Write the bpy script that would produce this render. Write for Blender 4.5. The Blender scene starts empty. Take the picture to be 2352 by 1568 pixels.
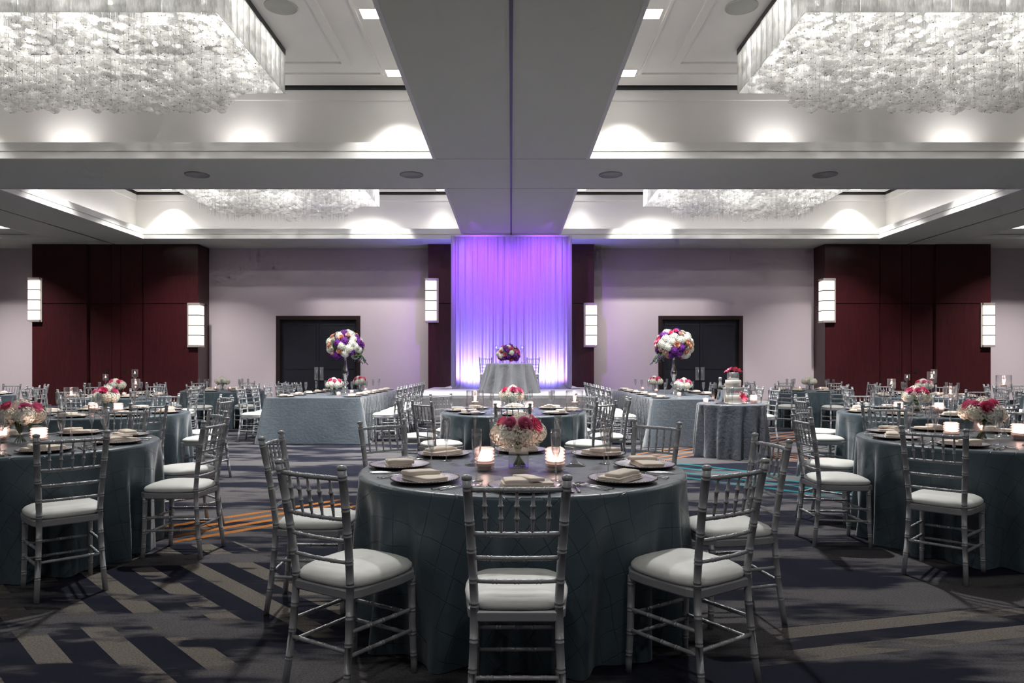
import bpy, math, random
from math import sin, cos, pi, radians, sqrt
from mathutils import Vector, Matrix, noise
random.seed(7)
scene = bpy.context.scene
COL = scene.collection

# ------------------------------------------------------------------ camera
F_PX, CAM_H, HORIZON = 1615.0, 1.32, 838.0
cam_d = bpy.data.cameras.new('camera')
cam = bpy.data.objects.new('camera', cam_d)
COL.objects.link(cam)
cam.location = (0, 0, CAM_H)
cam.rotation_euler = (radians(90), 0, 0)
cam_d.sensor_width = 36.0
cam_d.lens = F_PX / 2352 * 36.0
cam_d.shift_x = 2 / 2352
cam_d.shift_y = (HORIZON - 784) / 2352
cam_d.clip_end = 200
scene.camera = cam

# ------------------------------------------------------------------ world, exposure
w = bpy.data.worlds.new('world'); scene.world = w
w.use_nodes = True
w.node_tree.nodes['Background'].inputs[0].default_value = (0.5, 0.5, 0.55, 1)
w.node_tree.nodes['Background'].inputs[1].default_value = 0.02
scene.view_settings.view_transform = 'Standard'
scene.view_settings.look = 'None'
scene.view_settings.exposure = 0.15
scene.view_settings.gamma = 1.0
scene.view_settings.use_curve_mapping = False
cy = scene.cycles
cy.use_denoising = True
cy.max_bounces = 6
cy.diffuse_bounces = 3
cy.glossy_bounces = 3
cy.transmission_bounces = 4
cy.transparent_max_bounces = 16
cy.caustics_reflective = False
cy.caustics_refractive = False
cy.sample_clamp_indirect = 3.0
cy.blur_glossy = 0.5
cy.light_sampling_threshold = 0.05
cy.use_adaptive_sampling = True
cy.adaptive_threshold = 0.08
cy.adaptive_min_samples = 12

# ------------------------------------------------------------------ light levels (W)
P_DOWN = 160.0      # square ceiling downlights
P_CHAND = 36.0      # each lamp inside a chandelier
P_COVE = 20.0       # each cove lamp
P_CANDLE = 0.9
DOWNLIGHTS = []     # (x, y, z, power factor)
COFFER_Z, SOFFIT = 6.80, 5.26

def lamp(kind, name, loc, power, color=(1, 1, 1), rot=(0, 0, 0), parent=None, **kw):
    d = bpy.data.lights.new(name, kind)
    d.energy = power
    d.color = color
    for k, v in kw.items():
        setattr(d, k, v)
    o = bpy.data.objects.new(name, d)
    COL.objects.link(o)
    o.location = loc
    o.rotation_euler = rot
    if parent: o.parent = parent
    return o

def aim(loc, target):
    return (Vector(target) - Vector(loc)).to_track_quat('-Z', 'Y').to_euler()

# colour wash of the stage drape: violet from the ceiling, blue and pink from behind its foot
for sx in (-1.1, 1.1):
    l = (sx, 19.3, 5.2)
    lamp('SPOT', 'drape_wash', l, 900, (0.36, 0.07, 1.0), aim(l, (sx * 0.8, 21.3, 3.9)), spot_size=radians(85), spot_blend=1.0, shadow_soft_size=0.08)
for sx in (-1.2, 1.2):
    l = (sx, 21.8, 0.75)
    lamp('SPOT', 'backdrop_uplight', l, 640, (0.20, 0.18, 1.0), aim(l, (sx * 0.9, 21.2, 1.7)), spot_size=radians(140), spot_blend=1.0, shadow_soft_size=0.08)
for sx, pw in ((-1.42, 60), (-0.95, 22), (-0.22, 22), (0.62, 16), (0.86, 24), (1.56, 55)):
    l = (sx, 21.68, 0.64)
    lamp('SPOT', 'pink_uplight', l, pw * 1.5, (1.0, 0.42, 0.55), aim(l, (sx, 21.2, 1.35)), spot_size=radians(82), spot_blend=0.9, shadow_soft_size=0.03)

# ------------------------------------------------------------------ node helpers
def newmat(name):
    m = bpy.data.materials.new(name); m.use_nodes = True
    nt = m.node_tree
    for n in list(nt.nodes): nt.nodes.remove(n)
    out = nt.nodes.new('ShaderNodeOutputMaterial')
    return m, nt, out

def L(nt, a, b): nt.links.new(a, b)

def setin(nt, sock, v):
    if isinstance(v, bpy.types.NodeSocket): nt.links.new(v, sock)
    elif isinstance(v, (tuple, list)) and len(v) == 3 and sock.type == 'RGBA': sock.default_value = (*v, 1)
    else: sock.default_value = v

def math_(nt, op, a, b=None, c=None, clamp=False):
    n = nt.nodes.new('ShaderNodeMath'); n.operation = op; n.use_clamp = clamp
    setin(nt, n.inputs[0], a)
    if b is not None: setin(nt, n.inputs[1], b)
    if c is not None: setin(nt, n.inputs[2], c)
    return n.outputs[0]

def mixc(nt, fac, a, b):
    n = nt.nodes.new('ShaderNodeMix'); n.data_type = 'RGBA'
    setin(nt, n.inputs[0], fac); setin(nt, n.inputs[6], a); setin(nt, n.inputs[7], b)
    return n.outputs[2]

def maprange(nt, v, a, b, c=0.0, d=1.0, smooth=False):
    n = nt.nodes.new('ShaderNodeMapRange')
    if smooth: n.interpolation_type = 'SMOOTHSTEP'
    setin(nt, n.inputs[0], v)
    n.inputs[1].default_value, n.inputs[2].default_value, n.inputs[3].default_value, n.inputs[4].default_value = a, b, c, d
    return n.outputs[0]

def coords(nt, kind='Object', scale=(1, 1, 1), rot=(0, 0, 0), loc=(0, 0, 0)):
    if kind == 'World':
        src = nt.nodes.new('ShaderNodeNewGeometry').outputs['Position']
    else:
        src = nt.nodes.new('ShaderNodeTexCoord').outputs[kind]
    m = nt.nodes.new('ShaderNodeMapping')
    L(nt, src, m.inputs[0])
    m.inputs[1].default_value, m.inputs[2].default_value, m.inputs[3].default_value = loc, rot, scale
    return m.outputs[0]

def noise_(nt, vec, scale=5.0, detail=2.0, rough=0.5, out=0):
    n = nt.nodes.new('ShaderNodeTexNoise')
    L(nt, vec, n.inputs['Vector'])
    n.inputs['Scale'].default_value = scale; n.inputs['Detail'].default_value = detail; n.inputs['Roughness'].default_value = rough
    return n.outputs[out]

def bump(nt, h, strength=0.3, dist=0.01):
    n = nt.nodes.new('ShaderNodeBump')
    L(nt, h, n.inputs['Height']); n.inputs['Strength'].default_value = strength; n.inputs['Distance'].default_value = dist
    return n.outputs[0]

def principled(nt, out=None, **kw):
    p = nt.nodes.new('ShaderNodeBsdfPrincipled')
    for k, v in kw.items(): setin(nt, p.inputs[k.replace('_', ' ')], v)
    if out: L(nt, p.outputs[0], out.inputs[0])
    return p

MATS = {}
def simple(name, color, rough=0.5, metal=0.0, var=0.08, scale=20.0, bstr=0.0, **kw):
    """plain procedural material: base colour with slight noise variation"""
    m, nt, out = newmat(name)
    v = coords(nt, 'Object')
    n = noise_(nt, v, scale, 3.0)
    c1 = tuple(max(0, c * (1 - var)) for c in color); c2 = tuple(min(1, c * (1 + var)) for c in color)
    p = principled(nt, out, Base_Color=mixc(nt, n, c1, c2), Roughness=rough, Metallic=metal, **kw)
    if bstr: L(nt, bump(nt, n, bstr, 0.01), p.inputs['Normal'])
    MATS[name] = m
    return m

def emit(name, color, strength):
    m, nt, out = newmat(name)
    e = nt.nodes.new('ShaderNodeEmission'); e.inputs[0].default_value = (*color, 1); e.inputs[1].default_value = strength
    L(nt, e.outputs[0], out.inputs[0]); MATS[name] = m
    return m

def thin_glass(name, tint=(0.97, 0.97, 0.98), gain=1.0, base=0.03, white=0.0, wcol=(0.9, 0.9, 0.9), rough=0.03):
    """thin clear glass: see-through with fresnel reflection, optionally frosted by a translucent share"""
    m, nt, out = newmat(name)
    tr = nt.nodes.new('ShaderNodeBsdfTransparent'); tr.inputs[0].default_value = (*tint, 1)
    gl = nt.nodes.new('ShaderNodeBsdfGlossy'); gl.inputs['Roughness'].default_value = rough
    fr = nt.nodes.new('ShaderNodeFresnel')
    ge = nt.nodes.new('ShaderNodeNewGeometry')      # a thin wall reflects alike from both sides
    L(nt, math_(nt, 'MULTIPLY_ADD', ge.outputs['Backfacing'], 1 / 1.5 - 1.5, 1.5), fr.inputs[0])
    fac = math_(nt, 'MULTIPLY_ADD', fr.outputs[0], gain, base, clamp=True)
    mx = nt.nodes.new('ShaderNodeMixShader')
    L(nt, fac, mx.inputs[0]); L(nt, tr.outputs[0], mx.inputs[1]); L(nt, gl.outputs[0], mx.inputs[2])
    res = mx.outputs[0]
    if white:
        df = nt.nodes.new('ShaderNodeBsdfDiffuse'); df.inputs[0].default_value = (*wcol, 1)
        tl = nt.nodes.new('ShaderNodeBsdfTranslucent'); tl.inputs[0].default_value = (*wcol, 1)
        m2 = nt.nodes.new('ShaderNodeMixShader'); m2.inputs[0].default_value = 0.6
        L(nt, df.outputs[0], m2.inputs[1]); L(nt, tl.outputs[0], m2.inputs[2])
        m3 = nt.nodes.new('ShaderNodeMixShader'); m3.inputs[0].default_value = white
        L(nt, res, m3.inputs[1]); L(nt, m2.outputs[0], m3.inputs[2]); res = m3.outputs[0]
    L(nt, res, out.inputs[0]); MATS[name] = m
    return m

# ------------------------------------------------------------------ materials
simple('paint', (0.61, 0.625, 0.545), 0.7, var=0.02, scale=3)
simple('paint_white', (0.74, 0.73, 0.71), 0.6, var=0.02, scale=3)
simple('coffer_paint', (0.78, 0.755, 0.74), 0.7, var=0.03, scale=2)
simple('plate_grey', (0.20, 0.20, 0.19), 0.5, 0.3)
simple('black', (0.012, 0.012, 0.014), 0.5)
simple('track', (0.02, 0.02, 0.02), 0.5)
simple('speaker', (0.33, 0.33, 0.31), 0.8, scale=200)
simple('silver', (0.42, 0.43, 0.45), 0.42, 0.3, var=0.03, scale=8)
simple('cushion', (0.80, 0.81, 0.78), 0.55, var=0.03, scale=12, bstr=0.15)
simple('napkin', (0.80, 0.71, 0.61), 0.8, var=0.04, scale=40, bstr=0.1)
simple('charger', (0.66, 0.63, 0.70), 0.24, 0.55, var=0.04)
simple('charger_rim', (0.85, 0.82, 0.83), 0.15, 0.9)
simple('charger_under', (0.015, 0.014, 0.016), 0.4)
simple('cutlery', (0.72, 0.71, 0.72), 0.16, 1.0)
simple('mirror_silver', (0.80, 0.78, 0.75), 0.12, 1.0)
simple('wax', (0.85, 0.74, 0.66), 0.5)
simple('hydrangea_white', (0.90, 0.90, 0.80), 0.7, var=0.06, scale=3)
simple('hydrangea_cream', (0.92, 0.85, 0.72), 0.7, var=0.06, scale=3)
simple('hydrangea_purple', (0.16, 0.015, 0.26), 0.7, var=0.3, scale=3)
simple('rose_pink', (0.90, 0.19, 0.35), 0.55, var=0.15, scale=3)
simple('rose_magenta', (0.82, 0.26, 0.44), 0.55, var=0.15, scale=3)
simple('rose_peach', (0.85, 0.47, 0.32), 0.55, var=0.12, scale=3)
simple('rose_blush', (0.85, 0.60, 0.55), 0.55, var=0.1, scale=3)
simple('sprig', (0.12, 0.06, 0.18), 0.6, var=0.3)
simple('leaf', (0.04, 0.13, 0.03), 0.5, var=0.3)
simple('stem', (0.10, 0.17, 0.04), 0.6, var=0.3)
simple('icing', (0.86, 0.84, 0.78), 0.55, var=0.02)
simple('cake_silver', (0.50, 0.51, 0.53), 0.3, 0.6)
simple('bottle_green', (0.01, 0.02, 0.012), 0.1)
simple('foil', (0.75, 0.75, 0.76), 0.35, 0.4)
simple('lily', (0.78, 0.10, 0.20), 0.5, var=0.2, scale=4)
simple('door', (0.012, 0.013, 0.020), 0.38, var=0.2, scale=4)
simple('door_frame', (0.020, 0.010, 0.010), 0.35)
simple('nickel', (0.55, 0.55, 0.57), 0.3, 0.9)
simple('sconce_frame', (0.55, 0.49, 0.46), 0.4, 0.6)
simple('stage_top', (0.80, 0.78, 0.82), 0.55)
simple('skirt', (0.50, 0.48, 0.52), 0.6, bstr=0.1)
simple('wire', (0.05, 0.05, 0.05), 0.5)
simple('table_wood', (0.25, 0.17, 0.10), 0.6)
emit('flame', (1.0, 0.62, 0.42), 28)
emit('sconce_glow', (1.0, 0.95, 0.86), 1.5)
emit('down_glow', (1, 1, 0.98), 9)
emit('bulb', (1, 0.98, 0.94), 14)
for n_ in ('flame', 'down_glow', 'bulb'): MATS[n_].cycles.emission_sampling = 'NONE'   # their light comes from the lamps beside them
thin_glass('glass', tint=(0.995, 0.995, 1.0), gain=0.9, base=0.0, white=0.01)
thin_glass('flute_glass', tint=(0.98, 0.98, 0.985), gain=3.2, base=0.05, white=0.03)
thin_glass('vase_glass', tint=(0.99, 0.99, 0.99), gain=1.0, base=0.01)
thin_glass('cube_glass', tint=(0.97, 0.98, 0.98), gain=1.6, base=0.05, white=0.02)
thin_glass('bubble_glass', tint=(0.97, 0.97, 0.965), gain=1.0, base=0.05, white=0.20, wcol=(0.95, 0.94, 0.92), rough=0.06)
thin_glass('votive_glass', tint=(1.0, 0.95, 0.94), gain=1.2, base=0.08, white=0.36, wcol=(1.0, 0.90, 0.89), rough=0.08)

# wavy cast-glass panel of the chandelier skirt
m, nt, out = newmat('panel_glass'); MATS['panel_glass'] = m
v = coords(nt, 'Object', (26, 26, 5))
wv = noise_(nt, v, 2.2, 3)
cl = noise_(nt, coords(nt, 'Object', (3, 3, 2)), 1.6, 2)
df = nt.nodes.new('ShaderNodeBsdfDiffuse'); tl = nt.nodes.new('ShaderNodeBsdfTranslucent'); gl = nt.nodes.new('ShaderNodeBsdfGlossy')
colr = mixc(nt, maprange(nt, wv, 0.35, 0.65), (0.66, 0.66, 0.64), (0.95, 0.95, 0.93))
for b in (df, tl): L(nt, colr, b.inputs[0])
gl.inputs['Roughness'].default_value = 0.2
bn = bump(nt, wv, 0.6, 0.02)
for b in (df, tl, gl): L(nt, bn, b.inputs['Normal'])
m1 = nt.nodes.new('ShaderNodeMixShader'); m1.inputs[0].default_value = 0.7
L(nt, df.outputs[0], m1.inputs[1]); L(nt, tl.outputs[0], m1.inputs[2])
m2 = nt.nodes.new('ShaderNodeMixShader'); m2.inputs[0].default_value = 0.12
L(nt, m1.outputs[0], m2.inputs[1]); L(nt, gl.outputs[0], m2.inputs[2])
tr = nt.nodes.new('ShaderNodeBsdfTransparent')
m3 = nt.nodes.new('ShaderNodeMixShader'); L(nt, maprange(nt, cl, 0.35, 0.7, 0.08, 0.35), m3.inputs[0])
L(nt, m2.outputs[0], m3.inputs[1]); L(nt, tr.outputs[0], m3.inputs[2])
L(nt, m3.outputs[0], out.inputs[0])

# wallcovering
m, nt, out = newmat('wallcovering'); MATS['wallcovering'] = m
g = coords(nt, 'World')
weave = noise_(nt, coords(nt, 'World', (60, 60, 6)), 3, 2)
weave2 = noise_(nt, coords(nt, 'World', (5, 5, 60)), 3, 2)
cloud = noise_(nt, g, 0.6, 3)
c = mixc(nt, cloud, (0.56, 0.47, 0.51), (0.62, 0.54, 0.57))
c = mixc(nt, math_(nt, 'MULTIPLY', math_(nt, 'MULTIPLY', weave, weave2), 0.8), c, (0.42, 0.34, 0.38))
p = principled(nt, out, Base_Color=c, Roughness=0.75)
L(nt, bump(nt, weave, 0.1, 0.005), p.inputs['Normal'])
# mahogany veneer
m, nt, out = newmat('mahogany'); MATS['mahogany'] = m
gr = noise_(nt, coords(nt, 'Object', (14, 14, 0.7)), 4, 4, 0.6)
fl = noise_(nt, coords(nt, 'Object', (1.2, 1.2, 0.4)), 1.2, 2)
c = mixc(nt, maprange(nt, gr, 0.3, 0.7), (0.025, 0.004, 0.005), (0.068, 0.012, 0.012))
c = mixc(nt, math_(nt, 'MULTIPLY', fl, 0.5), c, (0.03, 0.006, 0.012))
principled(nt, out, Base_Color=c, Roughness=0.33)

# sheer drape
m, nt, out = newmat('sheer'); MATS['sheer'] = m
th = noise_(nt, coords(nt, 'Object', (60, 60, 2)), 4, 2)
c = mixc(nt, th, (0.50, 0.50, 0.60), (0.66, 0.65, 0.74))
df = nt.nodes.new('ShaderNodeBsdfDiffuse'); tl = nt.nodes.new('ShaderNodeBsdfTranslucent')
L(nt, c, df.inputs[0]); L(nt, c, tl.inputs[0])
m1 = nt.nodes.new('ShaderNodeMixShader'); m1.inputs[0].default_value = 0.5
L(nt, df.outputs[0], m1.inputs[1]); L(nt, tl.outputs[0], m1.inputs[2]); L(nt, m1.outputs[0], out.inputs[0])

# pintucked satin tablecloth: stitched diamonds on the cloth's own flat coordinates (uv, in metres)
def cloth(name, c1, c2, pitch=0.115, ang=45, crush=0.0, line=0.75):
    m, nt, out = newmat(name); MATS[name] = m
    uv = coords(nt, 'UV', (1 / pitch, 1 / pitch, 1), (0, 0, radians(ang)))
    wob = nt.nodes.new('ShaderNodeTexNoise'); L(nt, uv, wob.inputs['Vector']); wob.inputs['Scale'].default_value = 0.45
    va = nt.nodes.new('ShaderNodeVectorMath'); va.operation = 'MULTIPLY_ADD'
    L(nt, wob.outputs['Color'], va.inputs[0]); va.inputs[1].default_value = (0.55, 0.55, 0); L(nt, uv, va.inputs[2])
    sp = nt.nodes.new('ShaderNodeSeparateXYZ'); L(nt, va.outputs[0], sp.inputs[0])
    ds = []
    for ax in (0, 1):
        fr = math_(nt, 'FRACT', sp.outputs[ax])
        ds.append(math_(nt, 'ABSOLUTE', math_(nt, 'SUBTRACT', fr, 0.5)))
    d = math_(nt, 'MINIMUM', ds[0], ds[1])
    ln = maprange(nt, d, 0.0, 0.026, 1.0, 0.0, smooth=True)
    soft = maprange(nt, d, 0.0, 0.5, 0.0, 1.0)
    n = noise_(nt, coords(nt, 'UV', (1, 1, 1)), 3.0, 3)
    fine = noise_(nt, coords(nt, 'UV', (1, 1, 1)), 22.0, 3)
    col = mixc(nt, n, c1, c2)
    col = mixc(nt, math_(nt, 'MULTIPLY', ln, line), col, tuple(x * 0.35 for x in c1))
    p = principled(nt, out, Base_Color=col, Roughness=0.36, Sheen_Weight=0.35, Sheen_Roughness=0.4)
    hsum = math_(nt, 'ADD', math_(nt, 'MULTIPLY', ln, 0.40), math_(nt, 'MULTIPLY', soft, 0.10))
    hsum = math_(nt, 'ADD', hsum, math_(nt, 'MULTIPLY', fine, 0.25 + crush))
    L(nt, bump(nt, hsum, 0.42, 0.012), p.inputs['Normal'])
cloth('cloth_blue', (0.058, 0.090, 0.113), (0.095, 0.134, 0.160))
cloth('cloth_grid', (0.120, 0.150, 0.180), (0.160, 0.190, 0.225), 0.14, 0, 0.9, 0.25)
cloth('cloth_crush', (0.105, 0.120, 0.150), (0.16, 0.175, 0.21), 0.10, 45, 1.8, 0.15)
cloth('cloth_grey', (0.20, 0.21, 0.23), (0.27, 0.28, 0.30), 0.10, 0, 2.0, 0.12)

# patterned carpet: streaked grey and navy with woven groups of bars (all in floor metres)
m, nt, out = newmat('carpet'); MATS['carpet'] = m
pos = nt.nodes.new('ShaderNodeNewGeometry').outputs['Position']
sp = nt.nodes.new('ShaderNodeSeparateXYZ'); L(nt, pos, sp.inputs[0])
X, Y = sp.outputs[0], sp.outputs[1]
warp = noise_(nt, coords(nt, 'World', (1, 1, 1)), 1.3, 3)
warp2 = noise_(nt, coords(nt, 'World', (1.0, 3.2, 1), loc=(7, 3, 0)), 1.0, 4, 0.6)
streak = noise_(nt, coords(nt, 'World', (0.55, 1.9, 1), (0, 0, radians(8))), 1.0, 4, 0.55)
streak2 = noise_(nt, coords(nt, 'World', (1.8, 7.0, 1), (0, 0, radians(-6))), 1.0, 3, 0.6)
tot = math_(nt, 'ADD', math_(nt, 'MULTIPLY', streak, 0.72), math_(nt, 'MULTIPLY', streak2, 0.28))
pile = noise_(nt, coords(nt, 'World', (1, 1.6, 1)), 95, 3, 0.7)
f = maprange(nt, tot, 0.465, 0.56, smooth=True)
base = mixc(nt, f, (0.013, 0.015, 0.028), (0.150, 0.142, 0.148))
def bars(base, kind, c0, c1, t0, t1, period, duty, color, amount=1.0, ang=None, gapn=0.5, dark=None):
    if ang is not None:
        a = radians(ang)
        c = math_(nt, 'ADD', math_(nt, 'MULTIPLY', X, -sin(a)), math_(nt, 'MULTIPLY', Y, cos(a)))
        t = math_(nt, 'ADD', math_(nt, 'MULTIPLY', X, cos(a)), math_(nt, 'MULTIPLY', Y, sin(a)))
    elif kind == '+':      # bars run towards +x+y
        c = math_(nt, 'SUBTRACT', Y, X); t = math_(nt, 'ADD', X, Y)
    else:
        c = math_(nt, 'ADD', X, Y); t = math_(nt, 'SUBTRACT', Y, X)
    tw = math_(nt, 'ADD', t, math_(nt, 'MULTIPLY', math_(nt, 'SUBTRACT', warp2, 0.5), 1.6))
    inside = math_(nt, 'MULTIPLY', math_(nt, 'GREATER_THAN', c, c0), math_(nt, 'LESS_THAN', c, c1))
    inside = math_(nt, 'MULTIPLY', inside, maprange(nt, tw, t0, t0 + 0.15))
    inside = math_(nt, 'MULTIPLY', inside, maprange(nt, tw, t1, t1 - 0.15))
    inside = math_(nt, 'MULTIPLY', inside, maprange(nt, warp2, gapn + 0.10, gapn + 0.04))
    st = math_(nt, 'LESS_THAN', math_(nt, 'FRACT', math_(nt, 'DIVIDE', math_(nt, 'SUBTRACT', c, c0), period)), duty)
    if dark is not None:
        base = mixc(nt, math_(nt, 'MULTIPLY', inside, amount), base, dark)
    return mixc(nt, math_(nt, 'MULTIPLY', math_(nt, 'MULTIPLY', st, inside), amount), base, color)
BEIGE, ORANGE, TEAL = (0.24, 0.215, 0.185), (0.62, 0.23, 0.045), (0.012, 0.22, 0.25)
NAVY = (0.011, 0.013, 0.026)
base = bars(base, '-', 0.65, 3.2, 4.2, 7.4, 0.36, 0.46, BEIGE, 0.95, gapn=0.45, dark=NAVY)
base = bars(base, '-', -0.6, 0.64, 4.2, 7.4, 5.0, 0.001, BEIGE, 0.9, gapn=0.5, dark=NAVY)
base = bars(base, '+', 7.72, 8.76, 2.8, 5.2, 0.263, 0.42, ORANGE, 0.95, gapn=0.56)
base = bars(base, '-', 10.25, 12.0, 3.4, 7.8, 0.46, 0.26, TEAL, 0.8, gapn=0.52)
base = bars(base, '+', 7.6, 8.8, 11.5, 14.6, 0.30, 0.30, ORANGE, 0.55, gapn=0.54)
base = bars(base, '+', 7.4, 8.6, 16.0, 20.5, 0.30, 0.30, ORANGE, 0.5, gapn=0.54)
base = bars(base, '-', 13.5, 14.8, 4.6, 7.4, 0.32, 0.30, ORANGE, 0.5, gapn=0.54)
base = bars(base, '', 2.74, 3.12, 1.9, 5.5, 0.25, 0.50, BEIGE, 0.9, ang=13.5, gapn=0.54, dark=NAVY)
base = mixc(nt, math_(nt, 'MULTIPLY', maprange(nt, pile, 0.35, 0.65), 0.6), base, (0.012, 0.013, 0.020))
p = principled(nt, out, Base_Color=base, Roughness=0.95, Specular_IOR_Level=0.1)
L(nt, bump(nt, pile, 0.5, 0.01), p.inputs['Normal'])

# ------------------------------------------------------------------ mesh helpers
class MB:
    def __init__(s): s.v, s.f, s.m, s.uv, s.sm = [], [], [], {}, []
    def add(s, verts, faces, mat=0, smooth=True):
        o = len(s.v); s.v += [tuple(q) for q in verts]
        for f in faces:
            s.f.append(tuple(i + o for i in f)); s.m.append(mat); s.sm.append(smooth)
        return o
    def box(s, x0, x1, y0, y1, z0, z1, mat=0):
        vs = [(x, y, z) for x in (x0, x1) for y in (y0, y1) for z in (z0, z1)]
        s.add(vs, [(0, 1, 3, 2), (4, 6, 7, 5), (0, 4, 5, 1), (2, 3, 7, 6), (0, 2, 6, 4), (1, 5, 7, 3)], mat, False)
    def prism(s, pts, z0, z1, mat=0, bev=0.0):
        n = len(pts)
        if bev:
            cx = sum(p[0] for p in pts) / n; cyy = sum(p[1] for p in pts) / n
            def sc(p):
                dx, dy = p[0] - cx, p[1] - cyy; l = sqrt(dx * dx + dy * dy) or 1
                return (p[0] - dx / l * bev, p[1] - dy / l * bev)
            loops = [([sc(p) for p in pts], z0), (pts, z0 + bev), (pts, z1 - bev), ([sc(p) for p in pts], z1)]
        else: loops = [(pts, z0), (pts, z1)]
        vs = [(p[0], p[1], z) for ps, z in loops for p in ps]
        fs = [tuple(reversed(range(n))), tuple(range((len(loops) - 1) * n, len(loops) * n))]
        for k in range(len(loops) - 1):
            for i in range(n):
                j = (i + 1) % n
                fs.append((k * n + i, k * n + j, (k + 1) * n + j, (k + 1) * n + i))
        s.add(vs, fs, mat, False)
    def lathe(s, prof, seg=16, mat=0, center=(0, 0, 0), cap=True, smooth=True):
        vs, fs = [], []
        for r, z in prof:
            for i in range(seg):
                a = 2 * pi * i / seg
                vs.append((center[0] + r * cos(a), center[1] + r * sin(a), center[2] + z))
        for k in range(len(prof) - 1):
            for i in range(seg):
                j = (i + 1) % seg
                fs.append((k * seg + i, k * seg + j, (k + 1) * seg + j, (k + 1) * seg + i))
        if cap:
            if prof[0][0] > 1e-6: fs.append(tuple(reversed(range(seg))))
            if prof[-1][0] > 1e-6: fs.append(tuple(range((len(prof) - 1) * seg, len(prof) * seg)))
        s.add(vs, fs, mat, smooth)
    def tube(s, path, radii, seg=8, mat=0, cap=True):
        path = [Vector(p) for p in path]
        vs, fs = [], []
        n = len(path)
        up = Vector((0.0, 0.0, 1.0))
        t0 = (path[-1] - path[0]).normalized()
        if abs(t0.dot(up)) > 0.9: up = Vector((0, 1, 0))
        for k, p in enumerate(path):
            t = (path[min(k + 1, n - 1)] - path[max(k - 1, 0)]).normalized()
            a = t.cross(up).normalized(); b = a.cross(t)
            r = radii[k] if isinstance(radii, (list, tuple)) else radii
            for i in range(seg):
                an = 2 * pi * i / seg
                vs.append(p + a * (r * cos(an)) + b * (r * sin(an)))
        for k in range(n - 1):
            for i in range(seg):
                j = (i + 1) % seg
                fs.append((k * seg + i, k * seg + j, (k + 1) * seg + j, (k + 1) * seg + i))
        if cap: fs += [tuple(reversed(range(seg))), tuple(range((n - 1) * seg, n * seg))]
        s.add(vs, fs, mat, True)
    def grid(s, fn, nu, nv, mat=0, wrap=False, smooth=True):
        """fn(i/nu, j/nv) -> point (3) or point+uv (5)"""
        vs, fs, uvs = [], [], []
        nu_ = nu if wrap else nu + 1
        for i in range(nu_):
            for j in range(nv + 1):
                q = fn(i / nu, j / nv); vs.append(q[:3])
                uvs.append(q[3:5] if len(q) > 3 else None)
        for i in range(nu):
            i2 = (i + 1) % nu_ if wrap else i + 1
            for j in range(nv):
                fs.append((i * (nv + 1) + j, i2 * (nv + 1) + j, i2 * (nv + 1) + j + 1, i * (nv + 1) + j + 1))
        o = s.add(vs, fs, mat, smooth)
        for k, u in enumerate(uvs):
            if u: s.uv[o + k] = u
    def mesh(s, name, mats):
        me = bpy.data.meshes.new(name)
        me.from_pydata(s.v, [], s.f); me.update()
        for mm in (mats if isinstance(mats, (list, tuple)) else [mats]): me.materials.append(MATS[mm])
        me.polygons.foreach_set('material_index', s.m)
        me.polygons.foreach_set('use_smooth', s.sm)
        if s.uv:
            ul = me.uv_layers.new(name='uv')
            for lp in me.loops:
                u = s.uv.get(lp.vertex_index)
                if u: ul.data[lp.index].uv = u
        return me

def obj(name, me, parent=None, loc=(0, 0, 0), rot=(0, 0, 0), scale=None):
    o = bpy.data.objects.new(name, me)
    COL.objects.link(o)
    o.location = loc; o.rotation_euler = rot
    if scale is not None: o.scale = scale if isinstance(scale, (tuple, list)) else (scale,) * 3
    if parent: o.parent = parent
    return o

def tag(o, label=None, cat=None, group=None, kind=None):
    if label: o['label'] = label
    if cat: o['category'] = cat
    if group: o['group'] = group
    if kind: o['kind'] = kind
    return o

def thing(name, label, cat, loc=(0, 0, 0), rz=0.0, group=None, kind=None):
    o = bpy.data.objects.new(name, None)
    COL.objects.link(o); o.empty_display_size = 0.1
    o.location = loc; o.rotation_euler = (0, 0, rz)
    return tag(o, label, cat, group, kind)

def boxmesh(name, mat, *b):
    mb = MB(); mb.box(*b); return mb.mesh(name, mat)

def px(x, y): return 1174 + F_PX * x / y
def in_view(x, y, margin=200): return -margin < px(x, y) < 2352 + margin

# ------------------------------------------------------------------ room shell
XW, Y0, YB = 24.5, -5.0, 23.75
o = obj('floor', boxmesh('floor', 'carpet', -XW, XW, Y0, YB, -0.1, 0)); tag(o, 'patterned grey and navy carpet with orange and teal bars', kind='structure')

wb = tag(thing('wall_back', 'lilac wallcovering wall behind the stage', None), kind='structure')
xs = [-XW, -7.93, -5.09, 4.97, 7.82, XW]
SEAM = 3.36
for x0, x1, hole in ((-XW, -7.93, 0), (-7.93, -5.09, 1), (-5.09, 4.97, 0), (4.97, 7.82, 1), (7.82, XW, 0)):
    obj('wallcovering', boxmesh('wallcovering', 'wallcovering', x0, x1, YB, YB + 0.2, 2.98 if hole else 0, SEAM), wb)
    obj('wallcovering', boxmesh('wallcovering', 'wallcovering', x0, x1, YB, YB + 0.2, SEAM, 7.0), wb)
for nm, b in (('wall_left', (-XW - 0.2, -XW, Y0, YB, 0, 7)), ('wall_right', (XW, XW + 0.2, Y0, YB, 0, 7)), ('wall_front', (-XW, XW, Y0 - 0.2, Y0, 0, 7))):
    tag(obj(nm, boxmesh(nm, 'wallcovering', *b)), kind='structure')
bb = tag(thing('baseboard_back', 'dark baseboard along the back wall', None), kind='structure')
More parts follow.
